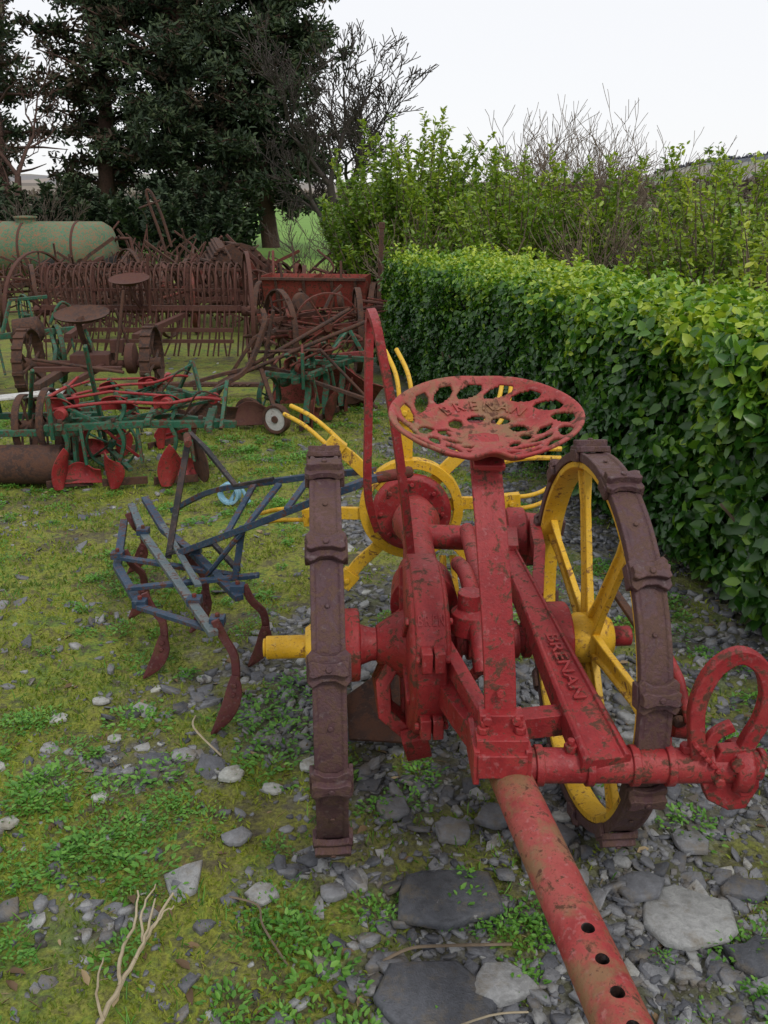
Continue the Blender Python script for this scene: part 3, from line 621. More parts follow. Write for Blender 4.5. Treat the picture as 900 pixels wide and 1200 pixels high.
b=B((-2.9,12.6,0)); b.tube(crv([(0,0,.2),(-.1,0,.9),(-.28,0,1.55),(-.22,0,1.6),(-.1,0,1.3),(0,0,.9)]),.02,0,8); b.wheel((-.5,-.4,.45),(1,.8,0),.45,.05,.014,10,.01,.05,.1,0); b.tube([(-.4,0,1.4),(-.1,0,1.5)],.015,0); b.done('elevator_arm',[RUST],None,0)
b=B((-1.85,11.3,0),.4)
for i in range(10):
    t=-.3+i*.26; b.bar([(-.42+.03*i,-.25,.62+.33*math.sin(t)),(-.35+.03*i,.35,.72+.33*math.sin(t))],.05,.03,0)
for y in(-.22,.3): b.lathe((0,y,.62),Y,[(0,.10),(0,.40),(.03,.40),(.03,.10)],0,20,True)
for i in range(12): an=i*PI/6; b.bar([(.38*math.cos(an),-.24,.62+.38*math.sin(an)),(.38*math.cos(an),.33,.62+.38*math.sin(an))],.05,.03,0)
b.done('threshing_drum',[RUST],None,.003)

# ================================================================ GROUND
def axis(lo,hi,step,far,neg=None):
    a=list(np.arange(lo,hi,step)); s=step; x=hi
    while x<far: a.append(x); s*=1.22; x+=s
    a.append(far); s=step; x=lo; L=[]
    n=far if neg is None else neg
    while x>-n: s*=1.22; x-=s; L.append(max(x,-n))
    return np.array(sorted(set(L+a)))
xs=axis(-3.0,2.4,.022,3000); ys=axis(.5,6.4,.022,3000,60)
gx,gy=np.meshgrid(xs,ys); V=np.stack([gx.ravel(),gy.ravel(),gz(gx,gy).ravel()],1)
nx=len(xs); ny=len(ys); ii=(np.arange(ny-1)[:,None]*nx+np.arange(nx-1)[None]).ravel()
F=np.stack([ii,ii+1,ii+nx+1,ii+nx],1)
m,nt,p,o=nt_new('ground_moss_and_gravel'); co=coords(nt)
at=N(nt,'ShaderNodeAttribute',attribute_name='rnd').outputs['Fac']
n1=noise(nt,co,2.4,5,.65); n2=noise(nt,co,15,5,.7); n3=noise(nt,co,95,4,.7)
mossc=ramp(nt,mix(nt,.5,n1,n2),[(.38,(.08,.065,.04)),(.44,(.125,.12,.038)),(.50,(.22,.235,.030)),(.57,(.12,.19,.024)),(.66,(.065,.13,.020))])
mossc=mix(nt,ramp(nt,n2,[(.55,0),(.64,.8)]),mossc,(.09,.070,.045))
mossc=mix(nt,1,mossc,ramp(nt,n3,[(.3,.36),(.7,1.35)]),'MULTIPLY')
vo=N(nt,'ShaderNodeTexVoronoi'); vo.inputs['Scale'].default_value=60; nt.links.new(co,vo.inputs['Vector'])
grc=mix(nt,1,ramp(nt,vo.outputs['Color'],[(.2,(.05,.048,.045)),(.8,(.19,.19,.195))]),ramp(nt,n3,[(.3,.55),(.7,1.25)]),'MULTIPLY')
grc=mix(nt,ramp(nt,n2,[(.43,0),(.56,.8)]),grc,(.072,.066,.038))
col=mix(nt,at,mossc,grc)
sep=N(nt,'ShaderNodeSeparateXYZ'); nt.links.new(co,sep.inputs[0])
mr=N(nt,'ShaderNodeMapRange'); mr.inputs['From Min'].default_value=20; mr.inputs['From Max'].default_value=24; nt.links.new(sep.outputs['Y'],mr.inputs['Value'])
fieldc=ramp(nt,noise(nt,co,.3,4),[(.3,(.09,.20,.02)),(.7,(.15,.28,.04))])
col=mix(nt,mr.outputs[0],col,fieldc)
nt.links.new(col,p.inputs['Base Color']); p.inputs['Roughness'].default_value=.95
bump(nt,p,mix(nt,.5,n3,n2),1.0,.014)
fast('ground',V,F,m,gravel(V[:,0],V[:,1])*.9*(1-fade(V[:,1],8,14)*.6),True)
def stones(name,P,S,flat,seed,tone=None,parent=None,lift=.3,slab=False):
    n=len(P); k=10 if slab else 6
    an=(np.arange(k)/k*2*PI)[None]+rng.uniform(-.42,.42,(n,k))*(.6 if slab else 1); rad=rng.uniform(.74 if slab else .5,1.12,(n,k))
    el=rng.uniform(.66 if slab else .42,.9 if slab else 1,(n,1)); 
    px=np.cos(an)*rad; py=np.sin(an)*rad*el; rot=rng.uniform(-.3 if slab else 0,.3 if slab else 2*PI,(n,1))
    qx=px*np.cos(rot)-py*np.sin(rot); qy=px*np.sin(rot)+py*np.cos(rot)
    h=flat[:,None]; S_=S[:,None]
    rings=[]
    tx=rng.normal(0,.26,(n,1)); ty=rng.normal(0,.26,(n,1))
    if slab: tx*=.12; ty*=.12
    for sc1,zz in((1.0,-.5),(1.02,.22),(.93,.5)):
        jit=rng.uniform(-.07,.07,(n,k))*(2.2 if slab else 1)
        x=qx*sc1*S_; y=qy*sc1*S_; z=(zz+jit)*h*S_+ (x*tx+y*ty)
        rings.append(np.stack([x,y,z],2))
    cz=np.stack([np.zeros((n,1)),np.zeros((n,1)),.52*h*S_],2)
    Vv=np.concatenate(rings+[cz],1)
    base=np.stack([P[:,0],P[:,1],gz(P[:,0],P[:,1])+S*flat*lift],1)
    Vv=Vv+base[:,None,:]
    m_=3*k+1; off=(np.arange(n)*m_)[:,None]
    quads=[]; 
    for r_ in range(2):
        for c_ in range(k):
            d=(c_+1)%k; quads.append([r_*k+c_,r_*k+d,(r_+1)*k+d,(r_+1)*k+c_])
    for c_ in range(0,k,2): quads.append([2*k+c_,2*k+c_+1,2*k+(c_+2)%k,3*k])
    Q=np.array(quads); F=(off[:,:,None]+Q[None]).reshape(-1,4)
    t=(rng.beta(2,2.8,n) if tone is None else tone)
    return fast(name,Vv.reshape(-1,3),F,STONE,np.repeat(t,m_),False,parent)
def scatter(n,x0,x1,y0,y1,dens):
    u=rng.random(n); y=y0*(y1/y0)**(u) ; x=rng.uniform(x0,x1,n)
    keep=rng.random(n)<dens(x,y); return np.stack([x[keep],y[keep]],1)
P=scatter(68000,-2.2,2.0,.9,7,lambda x,y:(gravel(x,y)**1.3)*.85+.045)
S=np.clip(rng.lognormal(-4.55,.6,len(P)),.003,.035); stones('slate_gravel',P,S,rng.uniform(.2,.6,len(P)),1)
P=scatter(5600,-2.6,2.2,.9,9,lambda x,y:gravel(x,y)*.55+.09)
S=np.clip(rng.lognormal(-3.72,.45,len(P)),.010,.065); stones('slate_pieces',P,S,rng.uniform(.12,.38,len(P)),1,np.clip(rng.beta(2.2,1.9,len(P)),0,1))
big=[(.145,1.60,.135,.14,.14),(.66,1.54,.115,.18,.82),(.10,1.33,.13,.16,.2),(.245,1.37,.075,.24,.75),(.17,1.81,.055,.3,.5),(.83,1.63,.06,.3,.3),(.585,1.62,.06,.3,.4),(.43,1.80,.055,.3,.45),(.28,1.86,.05,.4,.4),(.37,1.70,.06,.3,.35),(.75,1.78,.05,.3,.6),(-.28,1.62,.04,.3,.8),(-.36,1.80,.04,.3,.6),(-.12,1.62,.035,.4,.6),(-.12,1.75,.035,.4,.4),(.5,2.15,.05,.4,.75),(-.1,2.6,.05,.3,.7),(.3,2.2,.06,.3,.55),(.02,1.9,.05,.3,.5),(-.3,2.0,.035,.3,.9),(.9,1.45,.06,.3,.3),(.45,1.45,.05,.4,.3),(.02,1.42,.04,.4,.4),(-1.0,2.35,.03,.3,.95),(-.9,2.45,.03,.3,.9),(-.8,2.25,.025,.3,.9),(-1.1,2.1,.04,.3,.95),(-.6,2.6,.03,.3,.9),(.78,1.42,.07,.3,.15),(-.75,1.95,.025,.4,.95),(-.95,1.85,.03,.4,1),(-.42,2.05,.04,.3,.95),(-.2,2.1,.04,.3,.9)]
bg=np.array(big); stones('slate_slab',bg[:,:2],bg[:,2],bg[:,3],1,bg[:,4],None,.95,True)
P=scatter(150000,-3.2,1.8,.95,7,lambda x,y:(1-gravel(x,y))**1.1*fade(vn(x,y,7,8)*.6+vn(x,y,20,9)*.4,.3,.6)+.02)
n=len(P); P3=np.stack([P[:,0],P[:,1],gz(P[:,0],P[:,1])],1); D=rdir(n)*.8; D[:,2]=np.abs(D[:,2])+.35
L=rng.uniform(.006,.017,n)*(1+.15*P[:,1]); V,F=leafgeo(P3,D,rdir(n),L,L*rng.uniform(.2,.4,n))
fast('moss',V,F,MOSS,np.repeat(np.clip(vn(P[:,0],P[:,1],3,7)*.7+rng.random(n)*.4,0,1),6))
cl=[]
for x,y,r,s in [(-.72,1.75,.13,1),(-.55,1.68,.1,1),(-.62,2.05,.10,1),(-.9,2.0,.12,1),(-.40,2.35,.12,1),(-.30,2.25,.1,1),(-.28,2.5,.1,1),(-.75,2.35,.1,1),(-.13,1.38,.09,1.2),(-.2,1.5,.07,1),(-.05,1.25,.08,1.1),(-.02,1.9,.05,.8),(-.55,1.45,.06,1),(-.3,1.33,.07,1),(.28,1.38,.05,.8),(.35,1.5,.04,.8),(.72,1.45,.05,1),(-.95,1.65,.1,1),(-.8,1.5,.05,.8),(.55,1.98,.06,.8),(1.0,2.2,.1,1),(-.15,2.05,.08,1),(-.33,2.1,.1,1),(.78,1.85,.08,1),(.1,2.05,.06,.9)]: cl.append((x,y,r,s*1.15))
Pc=scatter(1600,-2.8,1.6,1.1,7,lambda x,y:.10+.6*(1-gravel(x,y))*fade(vn(x,y,2.3,11),.35,.65))
for x,y in Pc: cl.append((x,y,rng.uniform(.02,.09),rng.uniform(.6,1.05)))
Ps=[];Ds=[];Ls=[];Rs=[]
for x,y,r,s in cl:
    k=int(50+11500*r*r); a=rng.uniform(0,2*PI,k); q=r*np.sqrt(rng.random(k))*rng.choice([.6,1,1.2],k); px=x+np.cos(a)*q; py=y+np.sin(a)*q
    h=rng.uniform(.002,.035*s,k)*(1.1-q/r*.6)
    Ps.append(np.stack([px,py,gz(px,py)+h],1)); d=np.stack([np.cos(a)+rng.normal(0,.7,k),np.sin(a)+rng.normal(0,.7,k),rng.uniform(-.1,.7,k)],1); Ds.append(d); Ls.append(rng.uniform(.008,.017,k)*s*(1+.08*y)); Rs.append(np.clip(rng.normal(.35+.3*(h/.035),.2,k),0,1))
P3=np.concatenate(Ps);D=np.concatenate(Ds);L=np.concatenate(Ls);R_=np.concatenate(Rs); n=len(P3)
Nn_=np.tile([0,0,1.],(n,1))+rdir(n)*.4; V,F=leafgeo(P3,D,Nn_,L,L*.5,.15); fast('weeds',V,F,WEED,np.repeat(R_,6))
P=scatter(42000,-3.2,1.6,1.0,7.5,lambda x,y:.32*(1-gravel(x,y))*fade(vn(x,y,3,14),.4,.7)); n=len(P)
P3=np.stack([P[:,0],P[:,1],gz(P[:,0],P[:,1])],1); D=rdir(n)*.6; D[:,2]=np.abs(D[:,2])+.6; L=rng.uniform(.015,.045,n); V,F=leafgeo(P3,D,rdir(n),L,np.full(n,.0025)*(1+.2*P[:,1])); fast('grass',V,F,WEED,np.repeat(rng.random(n),6))
P=scatter(6000,-2.8,1.8,1.0,6,lambda x,y:.35+0*x); n=len(P); P3=np.stack([P[:,0],P[:,1],gz(P[:,0],P[:,1])+.004],1); D=rdir(n); D[:,2]*=.15; L=rng.uniform(.015,.05,n)
V,F=leafgeo(P3,D,np.tile([0,0,1.],(n,1))+rdir(n)*.4,L,np.where(rng.random(n)<.3,L*.4,.002)); fast('leaf_litter',V,F,leafmat('dead_leaf',[(0,(.07,.04,.02)),(.6,(.17,.11,.055)),(1,(.38,.30,.17))],.1,.8,3),np.repeat(rng.random(n),6))
b=B()
def g0(x,y,h=.012): return (x,y,float(gz(x,y))+h)
for pts,r in [([g0(-.56,1.22),g0(-.54,1.32,.02),g0(-.515,1.42,.025),g0(-.50,1.5,.03),g0(-.47,1.58,.04)],.0055),([g0(-.53,1.36,.02),g0(-.545,1.43,.04),g0(-.535,1.50,.04),g0(-.545,1.57,.06)],.004),([g0(-.515,1.42,.025),g0(-.50,1.48,.05),g0(-.505,1.56,.05)],.0035),([g0(-.54,1.28,.02),g0(-.57,1.34,.04),g0(-.58,1.42,.03)],.003),([g0(-.50,1.5,.03),g0(-.48,1.52,.05),g0(-.455,1.53,.06)],.0025),([g0(-.51,1.46,.03),g0(-.525,1.52,.05),g0(-.515,1.6,.05)],.003)]:
    q=crv(pts,5); q=[v+Vector((rng.normal(0,.0015),rng.normal(0,.0015),rng.normal(0,.001))) for v in q]; b.tube(q,r*1.15,0,7,[1-.6*i/len(q) for i in range(len(q))])
b.done('dry_branch',[DRY],None,0)
b=B(); b.tube(crv([g0(-.58,2.36),g0(-.56,2.25,.03),g0(-.46,2.13)],5),.003,0,5); b.tube(crv([g0(-.02,1.42),g0(.05,1.45,.03),g0(.12,1.45,.04),g0(.27,1.46,.02)],5),.0035,1,5); b.tube(crv([g0(-.35,1.6),g0(-.28,1.56,.03),g0(-.26,1.5,.03),g0(-.2,1.42)],5),.0025,1,5); b.tube(crv([g0(.08,1.25,.02),g0(.2,1.27,.05),g0(.28,1.3,.02)],4),.0022,0,5)
b.done('twigs',[DRY,TWIG],None,0)

# ================================================================ HEDGE
hd=Vector((-.25,1,0)).normalized(); hn=Vector((hd.y,-hd.x,0))
h0=Vector((2.08-.25*.6,.6,0)); LEN=7.9; HT=1.0; TH=.95
def hp(s,d,z): return np.stack([h0.x+hd.x*s+hn.x*d,h0.y+hd.y*s+hn.y*d,z],1)
hed=empty('hedge',(1.4,4,0))
Ps=[];Ns=[];Rr=[];Ls=[]
def addleaf(s,d,z,nrm,r,l): Ps.append(hp(s,d,z)); Ns.append(nrm); Rr.append(r); Ls.append(l*(1.35-.45*fade(s,2,5.5)))
hnv=np.array(hn); hdv=np.array(hd)
n=40000; s=LEN*rng.random(n); z=HT*rng.random(n)**.85
bulge=.13*(vn(s,z,2.2,21)-.5)+.12*(vn(s,z,6,22)-.5); dpt=rng.exponential(.05,n)
d=bulge+.14*(1-np.minimum(1,(z)/.15))+dpt-.03
zz=z+.05*(vn(s,z,5,26)-.5)
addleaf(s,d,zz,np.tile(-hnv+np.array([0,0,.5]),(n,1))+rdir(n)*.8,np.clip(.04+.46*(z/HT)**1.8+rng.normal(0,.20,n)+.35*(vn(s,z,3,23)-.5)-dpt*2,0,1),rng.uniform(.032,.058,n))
n=24000; s=LEN*rng.random(n); d=TH*rng.random(n); top=HT+.08*(vn(s,d,1.8,24)-.5)+.08*(vn(s,d,7,25)-.5)-.08*np.exp(-d/.07)
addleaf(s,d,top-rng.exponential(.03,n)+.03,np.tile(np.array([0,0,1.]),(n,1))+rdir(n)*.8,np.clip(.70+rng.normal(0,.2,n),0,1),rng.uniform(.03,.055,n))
n=5000; s=rng.choice([0,LEN],n)+rng.normal(0,.04,n); d=TH*rng.random(n); z=HT*rng.random(n); addleaf(s,d,z,np.tile(hdv+np.array([0,0,.5]),(n,1))+rdir(n)*.8,np.clip(.35+rng.normal(0,.2,n),0,1),rng.uniform(.03,.055,n))
n=9000; s=LEN*rng.random(n); z=HT*rng.random(n); addleaf(s,TH+rng.normal(0,.04,n),z,np.tile(hnv+np.array([0,0,.5]),(n,1))+rdir(n)*.8,np.clip(.35+rng.normal(0,.2,n),0,1),rng.uniform(.035,.06,n))
n=7000; ks=rng.integers(0,500,n); ss=LEN*rng.random(500); dd_=TH*rng.random(500); hh=rng.random(n)*rng.uniform(.04,.18,500)[ks]
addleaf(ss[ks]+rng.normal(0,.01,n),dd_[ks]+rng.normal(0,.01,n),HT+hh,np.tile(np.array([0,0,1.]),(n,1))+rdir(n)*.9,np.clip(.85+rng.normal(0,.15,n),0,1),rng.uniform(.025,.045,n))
P3=np.concatenate(Ps);Nv=np.concatenate(Ns);R_=np.concatenate(Rr);L=np.concatenate(Ls)
keep=P3[:,2]>.03; P3,Nv,R_,L=P3[keep],Nv[keep],R_[keep],L[keep]; n=len(P3)
D=rdir(n); Nv=norm(Nv); D=D-Nv*np.sum(D*Nv,1,keepdims=True)*.8; D[:,2]+=.05
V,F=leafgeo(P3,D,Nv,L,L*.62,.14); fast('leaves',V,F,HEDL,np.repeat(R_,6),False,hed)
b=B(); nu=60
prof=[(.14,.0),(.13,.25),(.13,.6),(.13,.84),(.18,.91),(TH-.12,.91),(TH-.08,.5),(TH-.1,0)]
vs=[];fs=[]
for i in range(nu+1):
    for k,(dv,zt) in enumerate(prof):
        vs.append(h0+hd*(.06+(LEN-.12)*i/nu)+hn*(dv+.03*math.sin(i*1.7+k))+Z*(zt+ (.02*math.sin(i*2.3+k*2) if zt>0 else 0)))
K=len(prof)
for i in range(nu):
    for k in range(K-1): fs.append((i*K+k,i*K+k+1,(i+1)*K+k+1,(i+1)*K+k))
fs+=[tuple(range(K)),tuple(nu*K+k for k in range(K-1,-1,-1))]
b.add(vs,fs); b.done('light_block_core',[CORE],hed,0)  # solid dark core, added to block light through the leaves
b=B()
for i in range(90):
    s_=rng.uniform(0,LEN); q=h0+hd*s_+hn*rng.uniform(.06,.16); b.tube([q,q+Vector((rng.normal(0,.05),rng.normal(0,.05),.2)),q+Vector((rng.normal(0,.1)+.04,rng.normal(0,.1),.45))],.006,0,5)
b.done('stems',[TWIG],hed,0)

# ================================================================ TREES & SHRUBS
def branches_mesh(name,segs,mat,parent,k=5):
    a=np.array([s[0] for s in segs]);c=np.array([s[1] for s in segs]);r0=np.array([s[2] for s in segs]);r1=np.array([s[3] for s in segs])
    t=norm(c-a); ref=np.where(np.abs(t[:,2:3])<.8,np.array([[0,0,1.]]),np.array([[1.,0,0]])); u=norm(np.cross(t,ref)); w=np.cross(t,u)
    vs=[]
    for base,r in((a,r0),(c,r1)):
        for i in range(k):
            an=2*PI*i/k; vs.append(base+(u*math.cos(an)+w*math.sin(an))*r[:,None])
    V=np.stack(vs,1).reshape(-1,3); off=(np.arange(len(a))*2*k)[:,None,None]
    Q=np.array([[i,(i+1)%k,k+(i+1)%k,k+i] for i in range(k)]); F=(off+Q[None]).reshape(-1,4)
    return fast(name,V,F,mat,None,True,parent)
def grow(segs,p,d,L,r,depth,rnd,spread=.5,upb=.15,nseg=3,rmin=.004):
    d=d.normalized(); 
    for i in range(nseg):
        q=p+d*(L/nseg); segs.append((tuple(p),tuple(q),max(r,rmin),max(r*.88,rmin))); p=q; r*=.88
        d=(d+Vector((rnd.gauss(0,.12),rnd.gauss(0,.12),rnd.gauss(0,.08)+upb*.3))).normalized()
        if depth>0 and i<nseg-1 and rnd.random()<.75:
            a=Vector((rnd.gauss(0,1),rnd.gauss(0,1),rnd.gauss(0,.5))); sd=(a-d*a.dot(d)).normalized()
            grow(segs,p,(d+sd*spread*1.5+Z*upb),L*rnd.uniform(.45,.7),r*.6,depth-1,rnd,spread,upb,nseg,rmin)
    if depth>0:
        for k in range(2):
            a=Vector((rnd.gauss(0,1),rnd.gauss(0,1),rnd.gauss(0,.5))); sd=(a-d*a.dot(d)).normalized()
            grow(segs,p,(d+sd*spread+Z*upb),L*rnd.uniform(.6,.8),r*.75,depth-1,rnd,spread,upb,nseg,rmin)
def baretree(name,x,y,H,r,seed,depth=6,mat=BARK,rmin=.010):
    e=empty(name,(x,y,0)); segs=[]; rnd=random.Random(seed); grow(segs,Vector((x,y,-.1)),Vector((.10,0,1)),H*.29,r,depth,rnd,.58,.12,3,rmin); 
    branches_mesh('branches',segs,mat,e); return e
baretree('bare_tree',-1.35,24.5,6.9,.15,5,6,DKB); baretree('bare_tree',-.9,27,6.2,.12,17,6,DKB)
def conifer(name,x,y,H,R,low,nl,seed,dead=.0,dens=1.,tr=.3):
    e=empty(name,(x,y,0)); r_=random.Random(seed); segs=[]
    n=14; pts=[Vector((x+.12*math.sin(i*.9+seed),y+.1*math.cos(i*.7),-.1+H*i/n)) for i in range(n+1)]
    for i in range(n): segs.append((tuple(pts[i]),tuple(pts[i+1]),tr*(1-i/n)+.03,tr*(1-(i+1)/n)+.03))
    Ps=[];Ds=[];Ls=[];dd=[]
    for k in range(nl):
        h=low+(H-low)*((k+r_.random())/nl); az=r_.uniform(0,2*PI); hf=(h-low)/(H-low)
        pr=(math.sin(PI*min(1,hf*.75+.28)))**.7
        Lg=R*pr*r_.uniform(.65,1.12); sl=r_.uniform(.05,.4)
        p=Vector((x,y,h)); d=Vector((math.cos(az),math.sin(az),sl)).normalized(); m=6; pl=[p.copy()]
        for i in range(m):
            q=p+d*Lg/m; segs.append((tuple(p),tuple(q),.06*(1-i/m)+.012,.06*(1-(i+1)/m)+.012)); p=q; d=(d+Vector((r_.gauss(0,.1),r_.gauss(0,.1),r_.gauss(.0,.08)))).normalized(); pl.append(p.copy())
        if r_.random()>dens: continue
        nb=int(Lg*5.5)
        for j in range(nb):
            u=r_.uniform(.18,1.0); i=min(m-1,int(u*m)); q=pl[i].lerp(pl[i+1],u*m-i); 
            sdv=Vector((r_.gauss(0,1),r_.gauss(0,1),r_.gauss(0,.35))).normalized(); bl=r_.uniform(.3,.8)*(1.15-u*.5)
            e2=q+sdv*bl+Vector((0,0,-.05)); segs.append((tuple(q),tuple(e2),.014,.006))
            kk=int(30*bl/.5); tt=rng.random(kk); pp=np.array(q)[None]*(1-tt[:,None])+np.array(e2)[None]*tt[:,None]+rng.normal(0,.10,(kk,3))
            Ps.append(pp); Ds.append(rng.normal(0,.7,(kk,3))+np.array(sdv)[None]*.8+np.array([[0,0,.25]])); Ls.append(rng.uniform(.13,.27,kk)); 
            isd=r_.random()<dead; dd.append(np.full(kk,1 if isd else 0))
    branches_mesh('trunk_and_limbs',segs,BARKC,e,6)
    P=np.concatenate(Ps);D=np.concatenate(Ds);L=np.concatenate(Ls);dd=np.concatenate(dd)
    V,F=leafgeo(P,D,rdir(len(P)),L,L*.34); fast('foliage',V,F,[CONL,CONB],np.repeat(rng.random(len(P)),6),False,e,np.repeat(dd,2))
conifer('conifer_tree',-6.2,30,13,3.3,.8,140,1,.08)
conifer('conifer_tree',-3.9,31,12.5,3.1,1.3,130,2,.03)
conifer('conifer_tree',-9.0,31,12,2.3,1.6,75,3,.45,.9)
conifer('conifer_tree',-11.8,29,12,2.2,2.2,55,4,.35,.7)
conifer('conifer_tree',-14.2,33,12,2.8,1.6,65,6,.3,.85)
baretree('bare_tree',-10.8,27,8,.14,21,5,BARKC)
def shrub(name,x,y,R,H,ns,seed,leaf=BUSL,ls=.055,z0=.2,lps=26,lean=.35,lmin=.0,ry=None,bright=.5):
    e=empty(name,(x,y,0)); ry=ry or R; Ps=[];Ds=[];Ls=[];Rr=[]; segs=[]
    r_=random.Random(seed)
    for k in range(ns):
        a=r_.uniform(0,2*PI); q=math.sqrt(r_.random()); bx=x+math.cos(a)*q*R*.75; by=y+math.sin(a)*q*ry*.75
        top=H*(1-.40*q**2)*r_.uniform(.55,1.06); st=r_.uniform(z0,top*.6)*.6
        d=Vector((math.cos(a)*q*lean+r_.gauss(0,.16),math.sin(a)*q*lean+r_.gauss(0,.16),1)).normalized(); L=max(.2,(top-st)); m=5
        p=Vector((bx,by,st)); pl=[p.copy()]
        for i in range(m):
            qn=p+d*L/m; segs.append((tuple(p),tuple(qn),.010*(1-i/m)+.003,.010*(1-(i+1)/m)+.003)); p=qn; pl.append(p.copy()); d=(d+Vector((r_.gauss(0,.15),r_.gauss(0,.15),.05))).normalized()
        kk=int(lps*L/.8)+6; u=rng.uniform(lmin,1,kk)**.8; A=np.array([tuple(v) for v in pl]); idx=np.minimum(m-1,(u*m).astype(int)); fr=(u*m-idx)[:,None]
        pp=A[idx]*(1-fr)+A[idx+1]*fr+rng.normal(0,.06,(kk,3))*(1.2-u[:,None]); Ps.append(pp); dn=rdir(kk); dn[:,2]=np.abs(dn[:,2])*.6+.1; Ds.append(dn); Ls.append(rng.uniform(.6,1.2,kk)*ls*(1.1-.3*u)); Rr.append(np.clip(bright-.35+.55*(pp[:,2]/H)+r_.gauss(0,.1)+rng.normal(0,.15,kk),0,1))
    for k in range(10):
        a=r_.uniform(0,2*PI); segs.append(((x+.1*math.cos(a),y+.1*math.sin(a),-.05),(x+R*.6*math.cos(a),y+ry*.6*math.sin(a),H*.5),.025,.012))
    branches_mesh('stems',segs,TWIG,e,4)
    P=np.concatenate(Ps);D=np.concatenate(Ds);L=np.concatenate(Ls); Rv=np.concatenate(Rr)
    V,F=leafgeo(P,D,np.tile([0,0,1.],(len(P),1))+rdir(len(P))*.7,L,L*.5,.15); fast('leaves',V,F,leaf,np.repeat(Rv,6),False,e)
shrub('laurel_bush',.45,11.3,1.05,2.45,260,1,lps=75,ls=.085,bright=.54)
shrub('laurel_bush',1.45,12.4,.8,2.1,150,2,lps=70,ls=.085,bright=.45)
shrub('laurel_bush',1.50,8.9,.85,2.05,260,3,lps=75,ls=.072,bright=.64)
shrub('laurel_bush',2.75,7.0,.75,1.95,220,4,lps=65,ls=.065,bright=.72)
shrub('laurel_bush',2.35,5.2,.45,1.78,100,5,lps=60,ls=.06,bright=.75,lean=.4)
shrub('laurel_bush',.75,9.9,.6,1.6,140,6,lps=70,ls=.075,bright=.5)
shrub('laurel_bush',3.1,9.2,.9,2.1,190,7,lps=60,ls=.075,bright=.6)
def thicket(name,x,y,R,H,n,seed,mat=TWIG,depth=3,rmin=.003):
    e=empty(name,(x,y,0)); segs=[]; r_=random.Random(seed)
    for k in range(n):
        a=r_.uniform(0,2*PI); q=math.sqrt(r_.random())*R; grow(segs,Vector((x+q*math.cos(a),y+q*math.sin(a),0)),Vector((r_.gauss(0,.25),r_.gauss(0,.25),1)),H*r_.uniform(.3,.42),.010*H/2,depth,r_,.5,.13,3,rmin)
    branches_mesh('twigs',segs,mat,e,4)
thicket('bare_shrub',2.4,12.6,1.0,2.35,34,1,TWIG,4); thicket('bare_shrub',3.6,14.5,1.1,2.0,20,2,TWIG,4); thicket('bare_shrub',2.2,8.0,.5,1.5,40,3,TWIG,3); thicket('bare_shrub',2.95,7.6,.6,1.35,24,4,TWIG,3); thicket('bare_shrub',.75,9.6,.6,1.4,20,5,TWIG,3)
thicket('bare_shrub',-.9,14.5,.7,1.6,12,6,BARK,3); thicket('bare_shrub',-9.0,22,2,2.0,12,8,BARK,3,.005)
shrub('undergrowth_bush',-5.2,25,2.2,2.4,120,31,leaf=CONL,ls=.22,lps=50); shrub('undergrowth_bush',-8.6,25,2.2,2.2,120,32,leaf=CONL,ls=.22,lps=50); shrub('undergrowth_bush',-12,26,2.4,2.4,110,33,leaf=CONL,ls=.24,lps=50)
shrub('undergrowth_bush',.1,17,1.2,2.2,110,34,leaf=BUSL,ls=.14,lps=50,bright=.3); shrub('undergrowth_bush',4.6,11.5,1.6,1.45,150,35,leaf=BUSL,ls=.09,lps=50,bright=.4)
shrub('undergrowth_bush',6.5,16,2.2,1.5,150,36,leaf=BUSL,ls=.12,lps=50,bright=.35)
# ================================================================ HILLS
def hill(name,dist,az0,az1,fn,cols,nscale,seed,topz=None):
    na,nr_=300,18; V=[];F=[]
    for j in range(nr_+1):
        for i in range(na+1):
            az=az0+(az1-az0)*i/na; r=dist*(.45+.55*j/nr_); k=j/nr_
            zt=fn(az)*dist*float(fade(k,0,1))+ (float(vn(az*30,k*3,1,seed))-.5)*dist*.003*k
            V.append((az*r,r,zt-.5*(1-k)))
    for j in range(nr_):
        for i in range(na): a=j*(na+1)+i; F.append((a,a+1,a+na+2,a+na+1))
    m,nt,p,o=nt_new(name+'_mat'); co=coords(nt); n=noise(nt,co,nscale,5,.65); 
    vo=N(nt,'ShaderNodeTexVoronoi'); vo.inputs['Scale'].default_value=nscale*1.6; nt.links.new(co,vo.inputs['Vector'])
    c=ramp(nt,mix(nt,.6,n,vo.outputs['Color']),cols)
    if topz:
        sp_=N(nt,'ShaderNodeSeparateXYZ'); nt.links.new(co,sp_.inputs[0]); mp=N(nt,'ShaderNodeMapRange'); mp.inputs['From Min'].default_value=topz*.72; mp.inputs['From Max'].default_value=topz*1.45
        nt.links.new(sp_.outputs['Z'],mp.inputs['Value'])
        w_=ramp(nt,mix(nt,.5,mp.outputs[0],noise(nt,co,nscale*2,4)),[(.38,0),(.43,1)]); c=mix(nt,w_,c,(.055,.065,.085))
    nt.links.new(c,p.inputs['Base Color']); p.inputs['Roughness'].default_value=1
    return fast(name,np.array(V),np.array(F),m,None,True)
hp1=lambda a:.019+.034*float(fade(a,.20,.48))+.0016*math.sin(a*23+1)+.0009*math.sin(a*61)+.008*float(fade(-a,.05,.3))
hill('hill',1500,-.9,1.1,hp1,[(.25,(.15,.155,.17)),(.42,(.21,.185,.165)),(.55,(.13,.17,.12)),(.7,(.25,.21,.18))],.006,31,56)  # greyish distance haze is put into the field colours
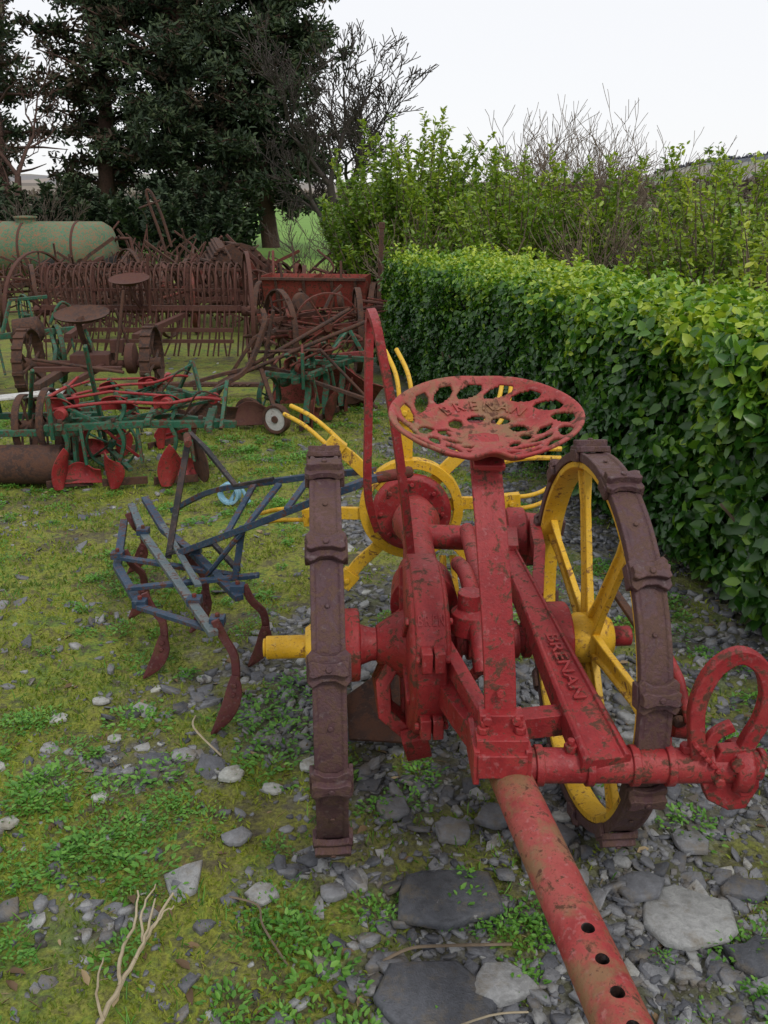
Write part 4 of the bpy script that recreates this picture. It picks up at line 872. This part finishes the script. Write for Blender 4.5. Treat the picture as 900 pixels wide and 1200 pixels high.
hill('hill',420,-.9,1.1,lambda a:.006+.012*float(fade(-a,-.08,.2))+.002*math.sin(a*14+1)+.012*float(fade(a,.20,.50)),[(.28,(.10,.085,.07)),(.45,(.17,.14,.11)),(.6,(.11,.14,.07)),(.75,(.20,.165,.13))],.02,33)
def wood(name,dist,az0,az1,n,h,zf,seed,col):
    az=rng.uniform(az0,az1,n); P=np.stack([az*dist,dist+rng.normal(0,dist*.01,n),np.array([zf(a) for a in az])*dist],1)
    k=16; c=np.repeat(P,k,0); sz=h*rng.uniform(.6,1.3,n).repeat(k)
    q=c+rdir(n*k)*sz[:,None]*np.array([[.5,.5,.45]])*rng.random((n*k,1))**.4; q[:,2]+=sz*.5
    V,F=leafgeo(q,rdir(n*k)+np.array([[0,0,.6]]),rdir(n*k),sz*.4,sz*.22); fast(name,V,F,col,np.repeat(rng.random(n*k),6))
WOODM=leafmat('distant_wood',[(0,(.055,.065,.085)),(1,(.08,.088,.105))],.05,1,.01)  # tree colour with bluish distance haze painted in
WOODB=leafmat('field_edge_wood',[(0,(.075,.06,.05)),(.6,(.14,.11,.085)),(1,(.12,.125,.07))],.05,1,.03)
wood('distant_wood',1390,.29,.60,1300,10,lambda a:hp1(a)*.965-.003-.003*rng.random(),1,WOODM)
wood('field_edge_wood',230,-.6,.7,700,3.0,lambda a:.002,2,WOODB)
wood('field_edge_wood',330,.1,.7,600,5,lambda a:.003+.008*float(fade(a,.2,.5)),2,WOODB)
for (x,y,z) in ((156,400,5.2),(163,405,5.6),(171,398,5.4)):
    b=B((x,y,z-1)); b.box((0,0,1.0),(4,3,3),0); b.plate([(-1.8,0),(1.8,0),(0,1.4)],(0,0,2.5),Y,Z,4.4,1)
    for dx in(-1.2,0,1.2): b.box((dx,-1.51,1.5),(.6,.1,.8),1)
    b.box((1.6,0,3.6),(.4,.4,1.2),0); b.done('cottage',[WHT,GRY],None,0)

# ================================================================ CAMERA, SKY, SUN
cd=bpy.data.cameras.new('camera'); cam=bpy.data.objects.new('camera',cd); sc.collection.objects.link(cam); sc.camera=cam
cam.location=(0,0,1.5); cam.rotation_euler=(math.radians(90-19.4),0,0)
cd.sensor_fit='VERTICAL'; cd.sensor_height=36; cd.lens=36*1037/1200; cd.clip_end=6000; cd.clip_start=.05
w=bpy.data.worlds.new('World'); sc.world=w; w.use_nodes=True; nt=w.node_tree; nt.nodes.clear()
bg_=nt.nodes.new('ShaderNodeBackground'); wo=nt.nodes.new('ShaderNodeOutputWorld'); sk=nt.nodes.new('ShaderNodeTexSky'); sk.sky_type='NISHITA'; sk.sun_disc=False
sk.sun_elevation=math.radians(50); sk.sun_rotation=math.radians(150)
cloud=mix(nt,.88,sk.outputs[0],(10.2,10.2,10.4)); nt.links.new(cloud,bg_.inputs[0]); bg_.inputs[1].default_value=.10; nt.links.new(bg_.outputs[0],wo.inputs[0])
sl=bpy.data.lights.new('sun','SUN'); sl.energy=1.5; sl.angle=math.radians(12); sl.color=(1,.96,.9); so_=bpy.data.objects.new('sun',sl); sc.collection.objects.link(so_)
el=math.radians(50); az=math.radians(150)
dv=Vector((math.sin(az)*math.cos(el),math.cos(az)*math.cos(el),math.sin(el))); so_.rotation_euler=dv.to_track_quat('Z','Y').to_euler(); so_.location=(0,0,20)
sc.view_settings.view_transform='Standard'; sc.view_settings.look='None'; sc.view_settings.exposure=0
